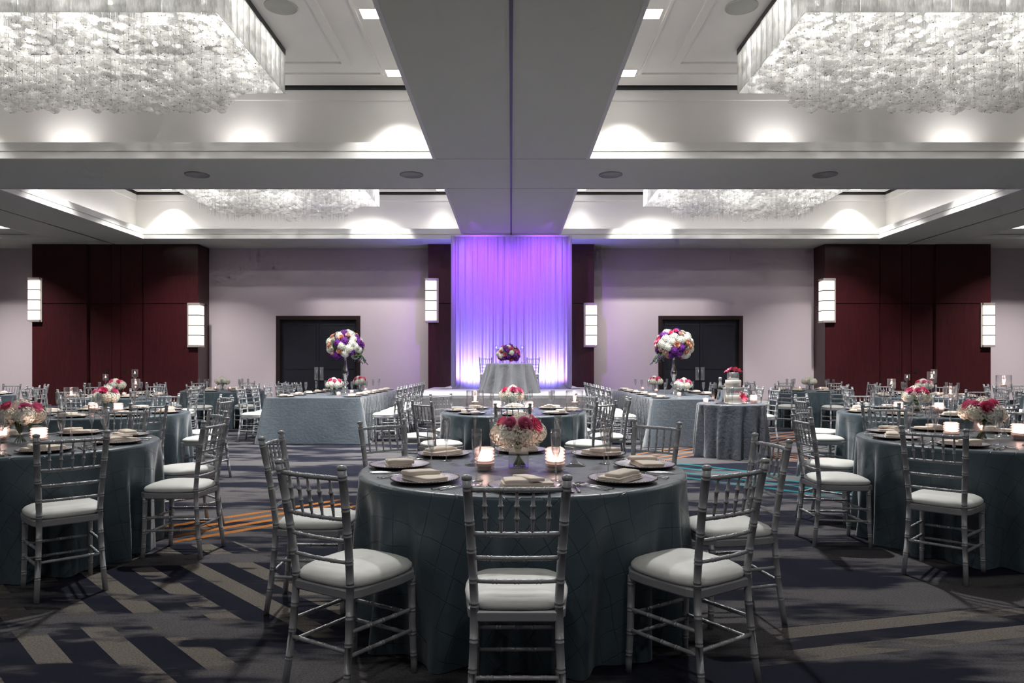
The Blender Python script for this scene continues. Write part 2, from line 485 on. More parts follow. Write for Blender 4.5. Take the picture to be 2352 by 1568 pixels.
for x0, x1 in ((-XW, -15.6), (-10.2, -7.93), (-5.09, -2.65), (2.65, 4.97), (7.82, 10.2), (15.6, XW)):
    obj('board', boxmesh('board', 'black', x0, x1, YB - 0.03, YB, 0, 0.14), bb)

# double doors
def door(n, x0, x1, lab):
    r = tag(thing('door_%d' % n, lab, None), kind='structure')
    fr = 0.13
    mb = MB(); mb.box(x0, x0 + fr, YB - 0.04, YB + 0.2, 0, 2.98); mb.box(x1 - fr, x1, YB - 0.04, YB + 0.2, 0, 2.98); mb.box(x0 + fr, x1 - fr, YB - 0.04, YB + 0.2, 2.98 - fr, 2.98)
    obj('door_frame', mb.mesh('door_frame', 'door_frame'), r)
    xm = (x0 + x1) / 2
    for s, (a, b) in ((-1, (x0 + fr, xm - 0.006)), (1, (xm + 0.006, x1 - fr))):
        mb = MB()
        mb.box(a, b, YB + 0.09, YB + 0.15, 0.01, 2.85)
        for z0, z1 in ((0.12, 1.13), (1.18, 2.62), (2.66, 2.80)):
            mb.box(a + 0.1, b - 0.1, YB + 0.075, YB + 0.1, z0, z1)
        lf = obj('door_leaf', mb.mesh('door_leaf', 'door'), r)
        xa = xm + s * 0.09
        mb = MB(); mb.box(xa - 0.065, xa + 0.065, YB + 0.06, YB + 0.08, 0.80, 1.25)
        mb.tube([(xa - s * 0.03, YB + 0.06, 0.9), (xa - s * 0.03, YB + 0.02, 0.93), (xa - s * 0.03, YB + 0.02, 1.12), (xa - s * 0.03, YB + 0.06, 1.15)], 0.011, 8)
        obj('pull_plate', mb.mesh('pull_plate', 'nickel'), lf)
door(1, -7.93, -5.09, 'black double doors left of the stage drape')
door(2, 4.97, 7.82, 'black double doors right of the stage drape')

# mahogany wall blocks
def block(name, xc, lab, sconces):
    r = tag(thing(name, lab, None), kind='structure')
    obj('core', boxmesh('core', 'mahogany', xc - 2.66, xc + 2.66, 22.99, YB, 0, SOFFIT - 0.002), r)
    m = 1 if xc >= 0 else -1
    for a, b, y in ((-2.70, -0.92, 22.90), (0.92, 2.70, 22.90), (-0.86, -0.17, 22.955), (-0.15, 0.13, 22.955), (0.15, 0.84, 22.955)):
        for z0, z1 in ((0.0, 3.31), (3.33, SOFFIT - 0.004)):
            mb = MB(); x0, x1 = xc + m * a, xc + m * b
            if x0 > x1: x0, x1 = x1, x0
            mb.box(x0, x1, y, 22.99, z0, z1)
            obj('panel', mb.mesh('panel', 'mahogany'), r)
    if xc:
        for a in (-0.28, 0.28):
            mb = MB(); mb.box(xc + a - 0.04, xc + a + 0.04, 22.945, 22.955, 1.05, 1.19, 0); mb.box(xc + a - 0.012, xc + a + 0.012, 22.94, 22.946, 1.08, 1.16, 1)
            obj('keyhole_plate', mb.mesh('keyhole_plate', ['door_frame', 'black']), r)
    for s in (-1, 1):
        for z0, z1 in ((0, 3.31), (3.33, SOFFIT - 0.004)):
            mb = MB(); x0, x1 = xc + s * 2.66, xc + s * 2.70
            mb.box(min(x0, x1), max(x0, x1), 22.99, YB, z0, z1); obj('side_panel', mb.mesh('side_panel', 'mahogany'), r)
block('wall_panelling_left', -12.9, 'mahogany panelled wall block left of the doors', None)
block('wall_panelling_centre', 0.0, 'mahogany panelled wall block behind the white drape', None)
block('wall_panelling_right', 12.92, 'mahogany panelled wall block right of the doors', None)

# corner sconces: L-shaped metal backplate wrapping a block's corner, four lit panes on each face
def sconce(xc, s, z0, lab):
    xe = xc + s * 2.70
    r = thing('wall_sconce', lab, 'wall sconce', (xe, 22.90, z0), 0, 'glowing corner sconces on the mahogany blocks')
    h, wd, wd2 = 1.44, 0.34, 0.34
    mb = MB()
    def pl(a0, a1, b0, b1, c0, c1):
        x0, x1 = -s * a0, -s * a1
        mb.box(min(x0, x1), max(x0, x1), b0, b1, c0, c1)
    pl(-0.03, wd, -0.03, 0, 0, h)            # front plate
    pl(-0.03, 0.0, 0, wd2, 0, h)             # return plate on the side of the block
    for z in (0, h - 0.06): pl(-0.09, wd - 0.05, -0.09, -0.03, z, z + 0.06); pl(-0.09, -0.03, -0.03, wd2 - 0.05, z, z + 0.06)
    obj('frame', mb.mesh('frame', 'sconce_frame'), r)
    for k in range(4):
        z = 0.072 + k * 0.327
        mb = MB(); pl(-0.085, wd - 0.07, -0.085, -0.03, z, z + 0.300); pl(-0.085, -0.03, -0.03, wd2 - 0.07, z, z + 0.300)
        obj('lit_pane', mb.mesh('lit_pane', 'sconce_glow'), r)
        if k:
            mb = MB(); pl(-0.092, wd - 0.065, -0.092, -0.03, z - 0.026, z - 0.001); pl(-0.092, -0.03, -0.03, wd2 - 0.065, z - 0.026, z - 0.001)
            obj('divider', mb.mesh('divider', 'door_frame'), r)
sconce(-12.9, -1, 2.72, 'upper glowing four-pane sconce on the outer corner of the left mahogany block')
sconce(-12.9, 1, 1.90, 'lower glowing four-pane sconce on the inner corner of the left mahogany block')
sconce(0, -1, 2.70, 'glowing four-pane sconce left of the white drape')
sconce(0, 1, 1.90, 'glowing four-pane sconce right of the white drape')
sconce(12.92, -1, 2.70, 'upper glowing four-pane sconce on the inner corner of the right mahogany block')
sconce(12.92, 1, 1.90, 'lower glowing four-pane sconce on the outer corner of the right mahogany block')

# ------------------------------------------------------------------ ceiling
ceil = tag(thing('ceiling', 'grey coffered ceiling with wide beams', None), kind='structure')
LIPS = ((7.0, 13.45), (15.7, 21.95))          # depth range of the coffer openings
BAYS = ((-11.5, -1.45), (1.45, 11.5), (-24.4, -14.4), (14.4, 24.4))
SZ1 = SOFFIT + 0.25
def sof(name, *b):
    obj(name, boxmesh(name, 'paint', *b), ceil)
sof('beam', -1.45, -0.022, Y0, YB, SOFFIT, SZ1); sof('beam', 0.022, 1.45, Y0, YB, SOFFIT, SZ1)
obj('track', boxmesh('track', 'track', -0.022, 0.022, Y0, YB, SOFFIT + 0.004, SZ1), ceil)
for s in (-1, 1):
    obj('track_rail', boxmesh('track_rail', 'paint', s * 0.05 - 0.008, s * 0.05 + 0.008, Y0, YB, SOFFIT - 0.012, SOFFIT), ceil)
for s in (-1, 1):
    for a, b in ((11.5, 12.915), (12.985, 14.4)):
        sof('beam', min(s * a, s * b), max(s * a, s * b), Y0, YB, SOFFIT, SZ1)
    obj('track', boxmesh('track', 'track', s * 12.95 - 0.035, s * 12.95 + 0.035, Y0, YB, SOFFIT + 0.003, SZ1), ceil)
for x0, x1 in BAYS:
    sof('beam', x0, x1, Y0, 7.0, SOFFIT, SZ1)
    sof('beam', x0, x1, 13.45, 15.7, SOFFIT, SZ1)
    sof('beam', x0, x1, 21.95, YB, SOFFIT, SZ1)
for y in (13.45, 15.7):   # butt joints across the central beam
    obj('joint', boxmesh('joint', 'track', -1.45, 1.45, y - 0.004, y + 0.004, SOFFIT - 0.002, SOFFIT), ceil)

def cove_bar(loc, power, size=0.8):
    along_y = abs(loc[0]) > 11.6 and loc[1] < 21.5 or abs(loc[0]) < 1.4
    lamp('AREA', 'cove_lamp', loc, power, (1, 0.98, 0.95), (pi, 0, pi / 2 if along_y else 0), shape='RECTANGLE', size=size, size_y=0.05)

def frame_ring(mb, x0, x1, y0, y1, t, z0, z1, mat=0):
    """rectangular ring of thickness t growing outwards from the opening"""
    mb.box(x0 - t, x1 + t, y0 - t, y0, z0, z1, mat); mb.box(x0 - t, x1 + t, y1, y1 + t, z0, z1, mat)
    mb.box(x0 - t, x0, y0, y1, z0, z1, mat); mb.box(x1, x1 + t, y0, y1, z0, z1, mat)
nt_ = 0
def coffer(x0, x1, y0, y1, lab):
    global nt_
    nt_ += 1
    r = tag(thing('trim_%d' % nt_, lab, None), kind='structure')
    R = 0.45
    mb = MB(); frame_ring(mb, x0 + 0.05, x1 - 0.05, y0 + 0.05, y1 - 0.05, 0.06, SOFFIT - 0.006, SOFFIT + 0.115); obj('lip', mb.mesh('lip', 'paint_white'), r)
    mb = MB(); frame_ring(mb, x0 + 0.01, x1 - 0.01, y0 + 0.01, y1 - 0.01, 0.04, SOFFIT + 0.115, SOFFIT + 0.145); obj('groove', mb.mesh('groove', 'paint'), r)
    mb = MB(); frame_ring(mb, x0 + 0.03, x1 - 0.03, y0 + 0.03, y1 - 0.03, 0.06, SOFFIT + 0.145, SOFFIT + 0.31); obj('band', mb.mesh('band', 'paint_white'), r)
    mb = MB(); frame_ring(mb, x0 - R, x1 + R, y0 - R, y1 + R, 0.1, SOFFIT + 0.2, 7.0); obj('coffer_wall', mb.mesh('coffer_wall', 'coffer_paint'), r)
    mb = MB(); frame_ring(mb, x0 - R + 0.05, x1 + R - 0.05, y0 - R + 0.05, y1 + R - 0.05, 0.06, COFFER_Z - 0.26, COFFER_Z - 0.07); obj('cornice', mb.mesh('cornice', 'coffer_paint'), r)
    mb = MB(); frame_ring(mb, x0 - R + 0.07, x1 + R - 0.07, y0 - R + 0.07, y1 + R - 0.07, 0.07, COFFER_Z - 0.07, COFFER_Z + 0.05); obj('shadow_gap', mb.mesh('shadow_gap', 'black'), r)
    obj('coffer_panel', boxmesh('coffer_panel', 'coffer_paint', x0 - R + 0.12, x1 + R - 0.12, y0 - R + 0.12, y1 + R - 0.12, COFFER_Z, COFFER_Z + 0.1), r)
    # two stepped mouldings framing the chandelier
    xa, xb = x0, x1
    for ins, t in ((1.0, 0.05), (1.62, 0.14)):
        mb = MB(); frame_ring(mb, x0 + ins, x1 - ins, y0 + ins * 0.6 - 0.3, y1 - ins * 0.75 + 0.5, t, COFFER_Z - 0.03, COFFER_Z + 0.01)
        obj('moulding', mb.mesh('moulding', 'coffer_paint'), r)
names = {(-1, 0): 'front left', (1, 0): 'front right', (-1, 1): 'rear left', (1, 1): 'rear right'}
for bi, (x0, x1) in enumerate(BAYS[:2]):
    for li, (y0, y1) in enumerate(LIPS):
        coffer(x0, x1, y0, y1, 'moulded white coffer surround, %s chandelier' % names[(-1 if bi == 0 else 1, li)])
        # cove lamps behind the lip, close to the wall
        xsn = (-1 if bi == 0 else 1)
        yb = y1 + 0.12
        pw = 0.38 if li == 0 else 0.2
        for xl in ((1.75, 5.2, 8.7) if li == 0 else (2.2, 4.4, 6.5, 8.6, 10.7)):
            if li == 0 and xl < 2: f_ = 0.2
            else: f_ = 1.0
            cove_bar((xsn * xl, yb, SOFFIT + 0.29), P_COVE * pw * f_, 2.1 if li else 0.8)
        if li == 1:
            for yl in (16.4, 18.4, 20.4):
                cove_bar((xsn * 11.74, yl, SOFFIT + 0.29), P_COVE * 0.3, 1.9)
                cove_bar((xsn * 1.22, yl, SOFFIT + 0.29), P_COVE * 0.2, 1.9)
for s in (-1, 1):
    coffer(*((-24.4, -14.4) if s < 0 else (14.4, 24.4)), 15.7, 21.95, 'moulded coffer surround at the outer %s bay' % ('left' if s < 0 else 'right'))
    for xl in (15.5, 17.5):
        cove_bar((s * xl, 22.19, SOFFIT + 0.29), P_COVE * 0.45, 1.9)

# square recessed downlights
def downlight(x, y, pw, lab, spread=radians(84), z=COFFER_Z):
    r = thing('recessed_downlight', lab, 'downlight', (x, y, z), 0, 'square recessed ceiling downlights')
    mb = MB(); frame_ring(mb, -0.15, 0.15, -0.15, 0.15, 0.012, -0.008, 0.0); obj('trim_ring', mb.mesh('trim_ring', 'coffer_paint'), r)
    obj('lens', boxmesh('lens', 'down_glow', -0.15, 0.15, -0.15, 0.15, -0.006, -0.001), r)
    lamp('AREA', 'downlight_lamp', (0, 0, -0.02), P_DOWN * pw, (1.0, 0.98, 0.95), (0, 0, 0), r, shape='SQUARE', size=0.28, spread=spread)
for s, sd in ((-1, 'left'), (1, 'right')):
    for y, pw, nm in ((13.2, 0.6, 'nearest the cross beam'), (10.97, 0.75, 'at the top edge of the picture')):
        downlight(s * 2.19, y, pw, 'square recessed downlight %s, %s of the centre beam' % (nm, sd))
    downlight(s * 2.19, 8.75, 1.9, 'square recessed downlight above the picture, %s of the centre beam' % sd, radians(150))
    downlight(s * 10.75, 8.75, 1.5, 'square recessed downlight above the picture, outer %s corner' % sd, radians(150))
    downlight(s * 10.75, 13.2, 1.0, 'square recessed downlight in the outer %s corner of the front coffer' % sd)
    downlight(s * 2.19, 21.9, 0.06, 'square recessed downlight of the rear coffer %s of the centre beam' % sd)
    downlight(s * 10.75, 21.85, 0.8, 'square recessed downlight in the outer rear %s coffer corner' % sd)
    downlight(s * 10.0, 20.3, 3.6, 'square recessed downlight of the rear coffer hidden at outer %s side' % sd, radians(96))
    downlight(s * 2.19, 17.2, 0.55, 'square recessed downlight of the rear coffer over the stage front, %s side' % sd, radians(70))
    downlight(s * 10.75, 17.5, 0.8, 'hidden square recessed downlight at outer front of the rear %s coffer' % sd)

for k, x in enumerate((-9.0, -5.4, -1.0, 1.0, 5.4, 9.0)):  # unseen fill lights added behind the viewer to brighten the near tables
    downlight(x, 0.2 if abs(x) > 2 else -0.6, 0.14, 'added square fill light in the beam behind the viewer, %s from the left' % ('first', 'second', 'third', 'fourth', 'fifth', 'sixth')[k], pi, SOFFIT)
for sd, x in (('left', -16.6), ('right', 16.6)):
    downlight(x, 20.3, 2.4, 'square recessed downlight of the outer %s bay, out of sight' % sd, radians(96))
# fill spots added in the rear coffer to brighten the wall beside the doors
for sd in (-1, 1):
    l = (sd * 3.3, 20.3, COFFER_Z - 0.03)
    lamp('SPOT', 'wall_fill_spot', l, 1300, (1.0, 0.97, 0.94), aim(l, (sd * 6.0, 23.75, 1.5)), spot_size=radians(74), spot_blend=0.8, shadow_soft_size=0.08)

# round flush speakers
mb = MB(); mb.lathe([(0.245, 0.0), (0.245, -0.012), (0.225, -0.016), (0.222, -0.010), (0.0, -0.010)], 40)
spk = mb.mesh('speaker', 'speaker')
for x, y, z, lab in ((-6.5, 14.56, SOFFIT, 'outer flush speaker on the cross beam, left side'), (-2.06, 14.56, SOFFIT, 'flush speaker on the cross beam just left of the centre beam'),
                     (2.06, 14.56, SOFFIT, 'flush speaker on the cross beam just right of the centre beam'), (6.5, 14.56, SOFFIT, 'outer flush speaker on the cross beam, right side'),
                     (-3.52, 10.75, COFFER_Z, 'flush round speaker beside the front left chandelier'), (3.52, 10.75, COFFER_Z, 'flush round speaker beside the front right chandelier')):
    tag(obj('ceiling_speaker', spk, None, (x, y, z)), 'round grey ' + lab, 'ceiling speaker', 'flush round ceiling speakers')

# ------------------------------------------------------------------ chandeliers
CW, CD, PT, PB = 2.55, 1.41, 6.70, 6.03     # half width, half depth, skirt top and bottom
mb = MB(); mb.lathe([(0.0, -0.36), (0.30, -0.35), (0.62, -0.24), (0.92, -0.06), (1.0, 0.10), (0.90, 0.28), (0.62, 0.38), (0.40, 0.34), (0.22, 0.42), (0.0, 0.44)], 12)
mb.lathe([(0.0, -0.50), (0.13, -0.42), (0.0, -0.33)], 6, 1)
BUB_V, BUB_F, BUB_M = mb.v, mb.f, mb.m
bubble_me = mb.mesh('bubble', ['bubble_glass', 'wire'])
rng = random.Random(3)
bubs, wires = [], MB()
nx, ny = 36, 19
for i in range(nx):
    for j in range(ny):
        x = -CW + 0.12 + (2 * CW - 0.24) * (i + 0.5) / nx + rng.uniform(-.05, .05)
        y = -CD + 0.12 + (2 * CD - 0.24) * (j + 0.5) / ny + rng.uniform(-.05, .05)
        ex, ey = CW - abs(x), CD - abs(y)
        q = min(1, max(0, ex - 0.1) / 0.75) * min(1, max(0, ey - 0.05) / 0.7)
        zb = PB + 0.06 - 0.62 * q + rng.uniform(-.05, .07)
        z = zb
        wires.tube([(x, y, PT + 0.05), (x, y, zb - 0.04)], 0.0013, 3, 0, False)
        for k in range(4):
            s = rng.choice((0.05, 0.06, 0.07, 0.09))
            bubs.append((x + rng.uniform(-.03, .03), y + rng.uniform(-.03, .03), z, s, rng.uniform(0, 6)))
            z += rng.uniform(0.10, 0.22)
            if z > PT - 0.1: break
def bub_mesh(lst):
    mb = MB()
    for x, y, z, s, a in lst:
        ca, sa = cos(a), sin(a)
        o = len(mb.v)
        mb.v += [(x + s * vx, y + s * vy, z + s * vz) for vx, vy, vz in BUB_V]
        mb.f += [tuple(i + o for i in f) for f in BUB_F]; mb.m += BUB_M
    mb.sm = [True] * len(mb.f)
    return mb.mesh('glass_bubbles', ['bubble_glass', 'wire'])
order = sorted(range(len(bubs)), key=lambda k: bubs[k][2] + 0.12 * bubs[k][1])
single = set(order[:300])
mesh_rest = bub_mesh([b for k, b in enumerate(bubs) if k not in single])
mesh_all = bub_mesh(bubs[::2])
wire_me = wires.mesh('hanging_wires', 'wire')
mb = MB(); mb.box(-0.118, 0.118, -0.008, 0.008, PB - PT, 0)
panel_me = mb.mesh('glass_panel', 'panel_glass')
mb = MB(); frame_ring(mb, -CW + 0.03, CW - 0.03, -CD + 0.03, CD - 0.03, 0.04, PT, COFFER_Z - 0.001); frame_me = mb.mesh('frame', 'black')
plate_me = boxmesh('ceiling_plate', 'plate_grey', -CW + 0.03, CW - 0.03, -CD + 0.03, CD - 0.03, COFFER_Z - 0.03, COFFER_Z - 0.001)
mb = MB(); mb.lathe([(0.0, -0.045), (0.032, -0.032), (0.045, 0), (0.032, 0.032), (0.0, 0.05)], 10); bulb_me = mb.mesh('bulb', 'bulb')
def chandelier(xc, yc, lab, near):
    r = thing('chandelier', lab, 'chandelier', (xc, yc, 0), 0, 'rectangular blown-glass bubble chandeliers')
    obj('frame', frame_me, r); obj('ceiling_plate', plate_me, r)
    n1, n2 = 21, 12
    for k in range(n1):
        x = -CW + 2 * CW * (k + 0.5) / n1
        for s in (-1, 1): obj('glass_panel', panel_me, r, (x, s * CD + rng.uniform(-.006, .006), PT), (0, 0, 0))
    for k in range(n2):
        y = -CD + 2 * CD * (k + 0.5) / n2
        for s in (-1, 1): obj('glass_panel', panel_me, r, (s * CW + rng.uniform(-.006, .006), y, PT), (0, 0, pi / 2))
    obj('hanging_wires', wire_me, r)['kind'] = 'stuff'
    if near:
        obj('glass_bubbles', mesh_rest, r)['kind'] = 'stuff'
        for k in order[:300]:
            x, y, z, s, a = bubs[k]
            obj('glass_bubble', bubble_me, r, (x, y, z), (0, 0, a), s)
    else:
        obj('glass_bubbles', mesh_all, r)['kind'] = 'stuff'
    for i in range(4 if near else 3):
        for j in range(2):
            bx = -CW + 0.5 + (2 * CW - 1.0) * i / ((4 if near else 3) - 1); by = (-0.65, 0.65)[j]
            obj('bulb', bulb_me, r, (bx, by, 6.55))
            lamp('POINT', 'chandelier_lamp', (bx, by, 6.49), P_CHAND * (1.75 if near else 2.2), (1, 0.985, 0.96), parent=r, shadow_soft_size=0.05)
chandelier(-6.48, 10.80, 'large rectangular glass bubble chandelier hanging at the front left', True)
chandelier(6.48, 10.80, 'large rectangular glass bubble chandelier hanging at the front right', True)
chandelier(-6.48, 19.50, 'distant rectangular glass bubble chandelier behind the cross beam on the left', False)
chandelier(6.48, 19.50, 'distant rectangular glass bubble chandelier behind the cross beam on the right', False)

# ------------------------------------------------------------------ stage and drape
st = thing('stage', 'low white stage with pleated grey skirt below the drape', 'stage', (0, 16.6, 0))
obj('platform', boxmesh('platform', 'stage_top', -2.5, 2.5, 0, 6.25, 0.5, 0.6), st)
obj('edge_clip_rail', boxmesh('edge_clip_rail', 'stage_top', -2.53, 2.53, -0.035, 0, 0.53, 0.599), st)
mb = MB()
def skf(u, v):
    x = -2.5 + 5.0 * u; a = (0.3 + 0.7 * (1 - v)) * 0.022
    return (x, -0.03 + a * sin(x * 42 + 2.5 * noise.noise((x * 1.4, 0, 0))) - 0.03 * (1 - v), 0.01 + 0.53 * v)
mb.grid(skf, 420, 4)
for s in (-1, 1): mb.grid(lambda u, v: (s * 2.5 + s * 0.018 * sin(u * 260), u * 6.2, 0.01 + 0.53 * v), 300, 3)
obj('pleated_skirt', mb.mesh('pleated_skirt', 'skirt'), st)

dr = thing('drape', 'tall white sheer stage drape glowing purple and blue', 'drape', (0.01, 21.2, 0.6))
mb = MB()
def drf(u, v):
    x = -1.75 + 3.5 * u
    z = 4.62 * v
    ph = x * 26 + 5 * noise.noise((x * 1.1, 0.3, 0)); ph2 = x * 61 + 3 * noise.noise((x * 2.3, 4, 0))
    a = 0.045 * (0.5 + 0.5 * abs(noise.noise((x * 2, 9, 0))) * 2)
    y = a * sin(ph) + 0.016 * sin(ph2)
    pud = max(0, 1 - v / 0.025)
    y -= 0.22 * pud * (0.5 + 0.5 * noise.noise((x * 3, 1, 0))); x += 0.35 * pud * max(0, (abs(u - 0.5) - 0.42) / 0.08) * (1 if u > .5 else -1)
    return (x, y, 0.012 + z if v > 0 else 0.008)
mb.grid(drf, 700, 40)
obj('sheer_panel', mb.mesh('sheer_panel', 'sheer'), dr)
mb = MB(); mb.box(-1.77, 1.77, -0.06, 0.06, 4.58, 4.63); obj('top_rail', mb.mesh('top_rail', 'stage_top'), dr)
for s in (-1, 1):
    mb = MB(); mb.grid(lambda u, v: (s * 1.75 + 0.07 * cos(2 * pi * u) * (1 + .12 * sin(6 * u * 6)), 0.09 * sin(2 * pi * u), 0.01 + 4.6 * v), 28, 10, wrap=True)
    obj('side_leg', mb.mesh('side_leg', 'sheer'), dr)
    mb = MB()
    def pf(u, v, s=s):
        r = 0.02 + 0.55 * u; a = v * pi * 1.0 - pi / 2 + (0 if s > 0 else pi)
        return (s * 1.78 + r * cos(a) * 0.9, r * sin(a) * 0.4, 0.012 + 0.09 * (1 - u) ** 2 + 0.03 * abs(noise.noise((r * 9, a * 3, s))))
    mb.grid(pf, 10, 20); obj('fabric_puddle', mb.mesh('fabric_puddle', 'stage_top'), dr)

# ------------------------------------------------------------------ chair
def ring_tube(mb, path, r0, rings, seg=8, ends=(1.0, 1.0), mat=0, pair=True):
    """bamboo-turned rod: polyline path, rings at fractions 0..1"""
    P = [Vector(p) for p in path]
    ls = [0]
    for a, b in zip(P, P[1:]): ls.append(ls[-1] + (b - a).length)
    T = ls[-1]
    def at(t):
        d = t * T
        for k in range(len(P) - 1):
            if d <= ls[k + 1] or k == len(P) - 2:
                return P[k].lerp(P[k + 1], (d - ls[k]) / (ls[k + 1] - ls[k]))
    st = [(k / 8, 1.0) for k in range(9)]
    bul = 1 + 0.0015 / r0
    for f in rings:
        hw = 0.0028 / T
        for c in ((f - 2.4 * hw, f + 2.4 * hw) if pair else (f,)):
            st += [(c - hw, 1.0), (c - hw * 0.5, bul), (c + hw * 0.5, bul), (c + hw, 1.0)]
    st = sorted((t, m) for t, m in st if 0 <= t <= 1)
    def rad(t): return r0 * (ends[0] + (ends[1] - ends[0]) * t)
    mb.tube([at(t) for t, m in st], [rad(t) * m for t, m in st], seg, mat)

def bezier(pts, n=14):
    out = []
    for k in range(n + 1):
        t = k / n
        q = [Vector(p) for p in pts]
        while len(q) > 1: q = [a.lerp(b, t) for a, b in zip(q, q[1:])]
        out.append(q[0])
    return out

def chair_parts():
    parts = []
    def P(name, mb, mat='silver'): parts.append((name, mb.mesh(name, mat)))
    def post(s):
        return [(s * .170, -.232, 0), (s * .158, -.205, .20), (s * .150, -.188, .40), (s * .150, -.187, .47), (s * .156, -.200, .60), (s * .166, -.228, .78), (s * .174, -.255, .925)]
    for s in (-1, 1):
        mb = MB(); ring_tube(mb, post(s), 0.0168, [.14, .26, .37, .505, .60, .72, .83, .965], 10, (0.86, 1.0))
        mb.lathe([(0.0172, 0.922), (0.019, 0.928), (0.0185, 0.936), (0.010, 0.941), (0, 0.942)], 10, 0, (s * .174, -.255, 0))
        P('back_post', mb)
    for s in (-1, 1):
        mb = MB(); ring_tube(mb, [(s * .176, .172, 0), (s * .170, .165, .2), (s * .168, .16, .42)], 0.0168, [.2, .42, .66, .93], 10, (0.82, 1.0)); P('front_leg', mb)
    mb = MB()
    out = [(-.150, -.200), (.150, -.200), (.176, -.15), (.198, .06), (.192, .15), (.150, .198), (-.150, .198), (-.192, .15), (-.198, .06), (-.176, -.15)]
    mb.prism(out, .408, .448, 0, 0.006); P('seat_frame', mb)
    # cushion: puffed, slightly tapering to the back
    mb = MB()
    def cush(u, v):
        a = 2 * pi * u
        prof = [(0.0, .046), (.35, .0455), (.62, .042), (.82, .034), (.94, .022), (1.0, .008), (1.0, -.004), (.965, -.012), (.88, -.014)]
        k = v * (len(prof) - 1); i = min(int(k), len(prof) - 2); t = k - i
        rr = prof[i][0] * (1 - t) + prof[i + 1][0] * t; z = prof[i][1] * (1 - t) + prof[i + 1][1] * t
        c, s = cos(a), sin(a); n = 4.2
        R = (abs(c) ** n + abs(s) ** n) ** (-1 / n)
        y = .203 * R * s * rr
        x = .196 * R * c * rr * (1 - 0.10 * max(0, -y / .2) - 0.03 * max(0, y / .2) ** 2)
        wr = 0.0018 * noise.noise((a * 9, 0, rr)) * (rr ** 3)
        return (x * (1 + wr * 8), y * (1 + wr * 8), .462 + z + wr)
    mb.grid(cush, 48, 16, wrap=True); P('cushion', mb, 'cushion')
    def bow(z, hw, y, bowd, r, rings):
        mb = MB(); ring_tube(mb, bezier([(-hw, y, z), (-hw * .4, y - bowd, z + .002), (hw * .4, y - bowd, z + .002), (hw, y, z)], 10), r, rings, 8); return mb
    P('top_rail', bow(.888, .170, -.248,   .028, .0098, [.2, .35, .5, .65, .8]))
    P('slat', bow(.728, .163, -.220, .026, .0090, [.2, .35, .5, .65, .8]))
    P('slat', bow(.640, .158, -.206, .024, .0085, [.2, .4, .6, .8]))
    P('slat', bow(.555, .154, -.194, .022, .0085, [.25, .5, .75]))
    for k in range(5):
        u = (k + 1) / 6; t = -1 + 2 * u
        b = 0.02 * (1 - t * t)
        mb = MB(); a_, b_ = Vector((t * .163, -.220 - b, .728)), Vector((t * .170, -.248 - b, .888))
        st = [(0, .55), (.12, .75), (.30, 1.0), (.345, 1.0), (.36, 1.45), (.385, 1.45), (.40, 1.0), (.62, 1.0), (.635, 1.45), (.66, 1.45), (.675, 1.0), (.85, .8), (1, .5)]
        mb.tube([a_.lerp(b_, q) for q, r in st], [.0070 * r for q, r in st], 8); P('spindle', mb)
    def stretch(a, b, rings=(.3, .5, .7)):
        mb = MB(); ring_tube(mb, [a, b], .0086, rings, 8); P('stretcher', mb)
    for s in (-1, 1):
        stretch((s * .158, -.206, .195), (s * .171, .166, .185)); stretch((s * .155, -.199, .285), (s * .170, .164, .275))
    stretch((-.171, .167, .165), (.171, .167, .165)); stretch((-.170, .165, .255), (.170, .165, .255))
    stretch((-.158, -.207, .215), (.158, -.207, .215), (.2, .4, .6, .8))
    return parts
CHAIR = chair_parts()
def chair(x, y, rz, label, group, z=0.0, jit=True):
    if jit: rz += random.uniform(-.06, .06)
    r = thing('chiavari_chair', label, 'chair', (x, y, z), rz, group)
    for n, me in CHAIR: obj(n, me, r)
    return r

# ------------------------------------------------------------------ tableware
mb = MB()
mb.lathe([(0.0, 0.006), (0.09, 0.006), (0.112, 0.0075), (0.128, 0.014), (0.158, 0.020), (0.163, 0.020)], 56, 0, cap=False)
mb.lathe([(0.163, 0.020), (0.166, 0.017), (0.15, 0.011), (0.118, 0.001), (0.10, 0.0), (0.0, 0.0)], 56, 1, cap=False)
dish_me = mb.mesh('dish', ['charger', 'charger_under'])
mb = MB()
for k in range(64):
    a = 2 * pi * k / 64; mb.lathe([(0, -.0034), (.0034, 0), (0, .0034)], 5, 0, (0.1615 * cos(a), 0.1615 * sin(a), 0.0215))
beads_me = mb.mesh('beaded_rim', 'charger_rim')

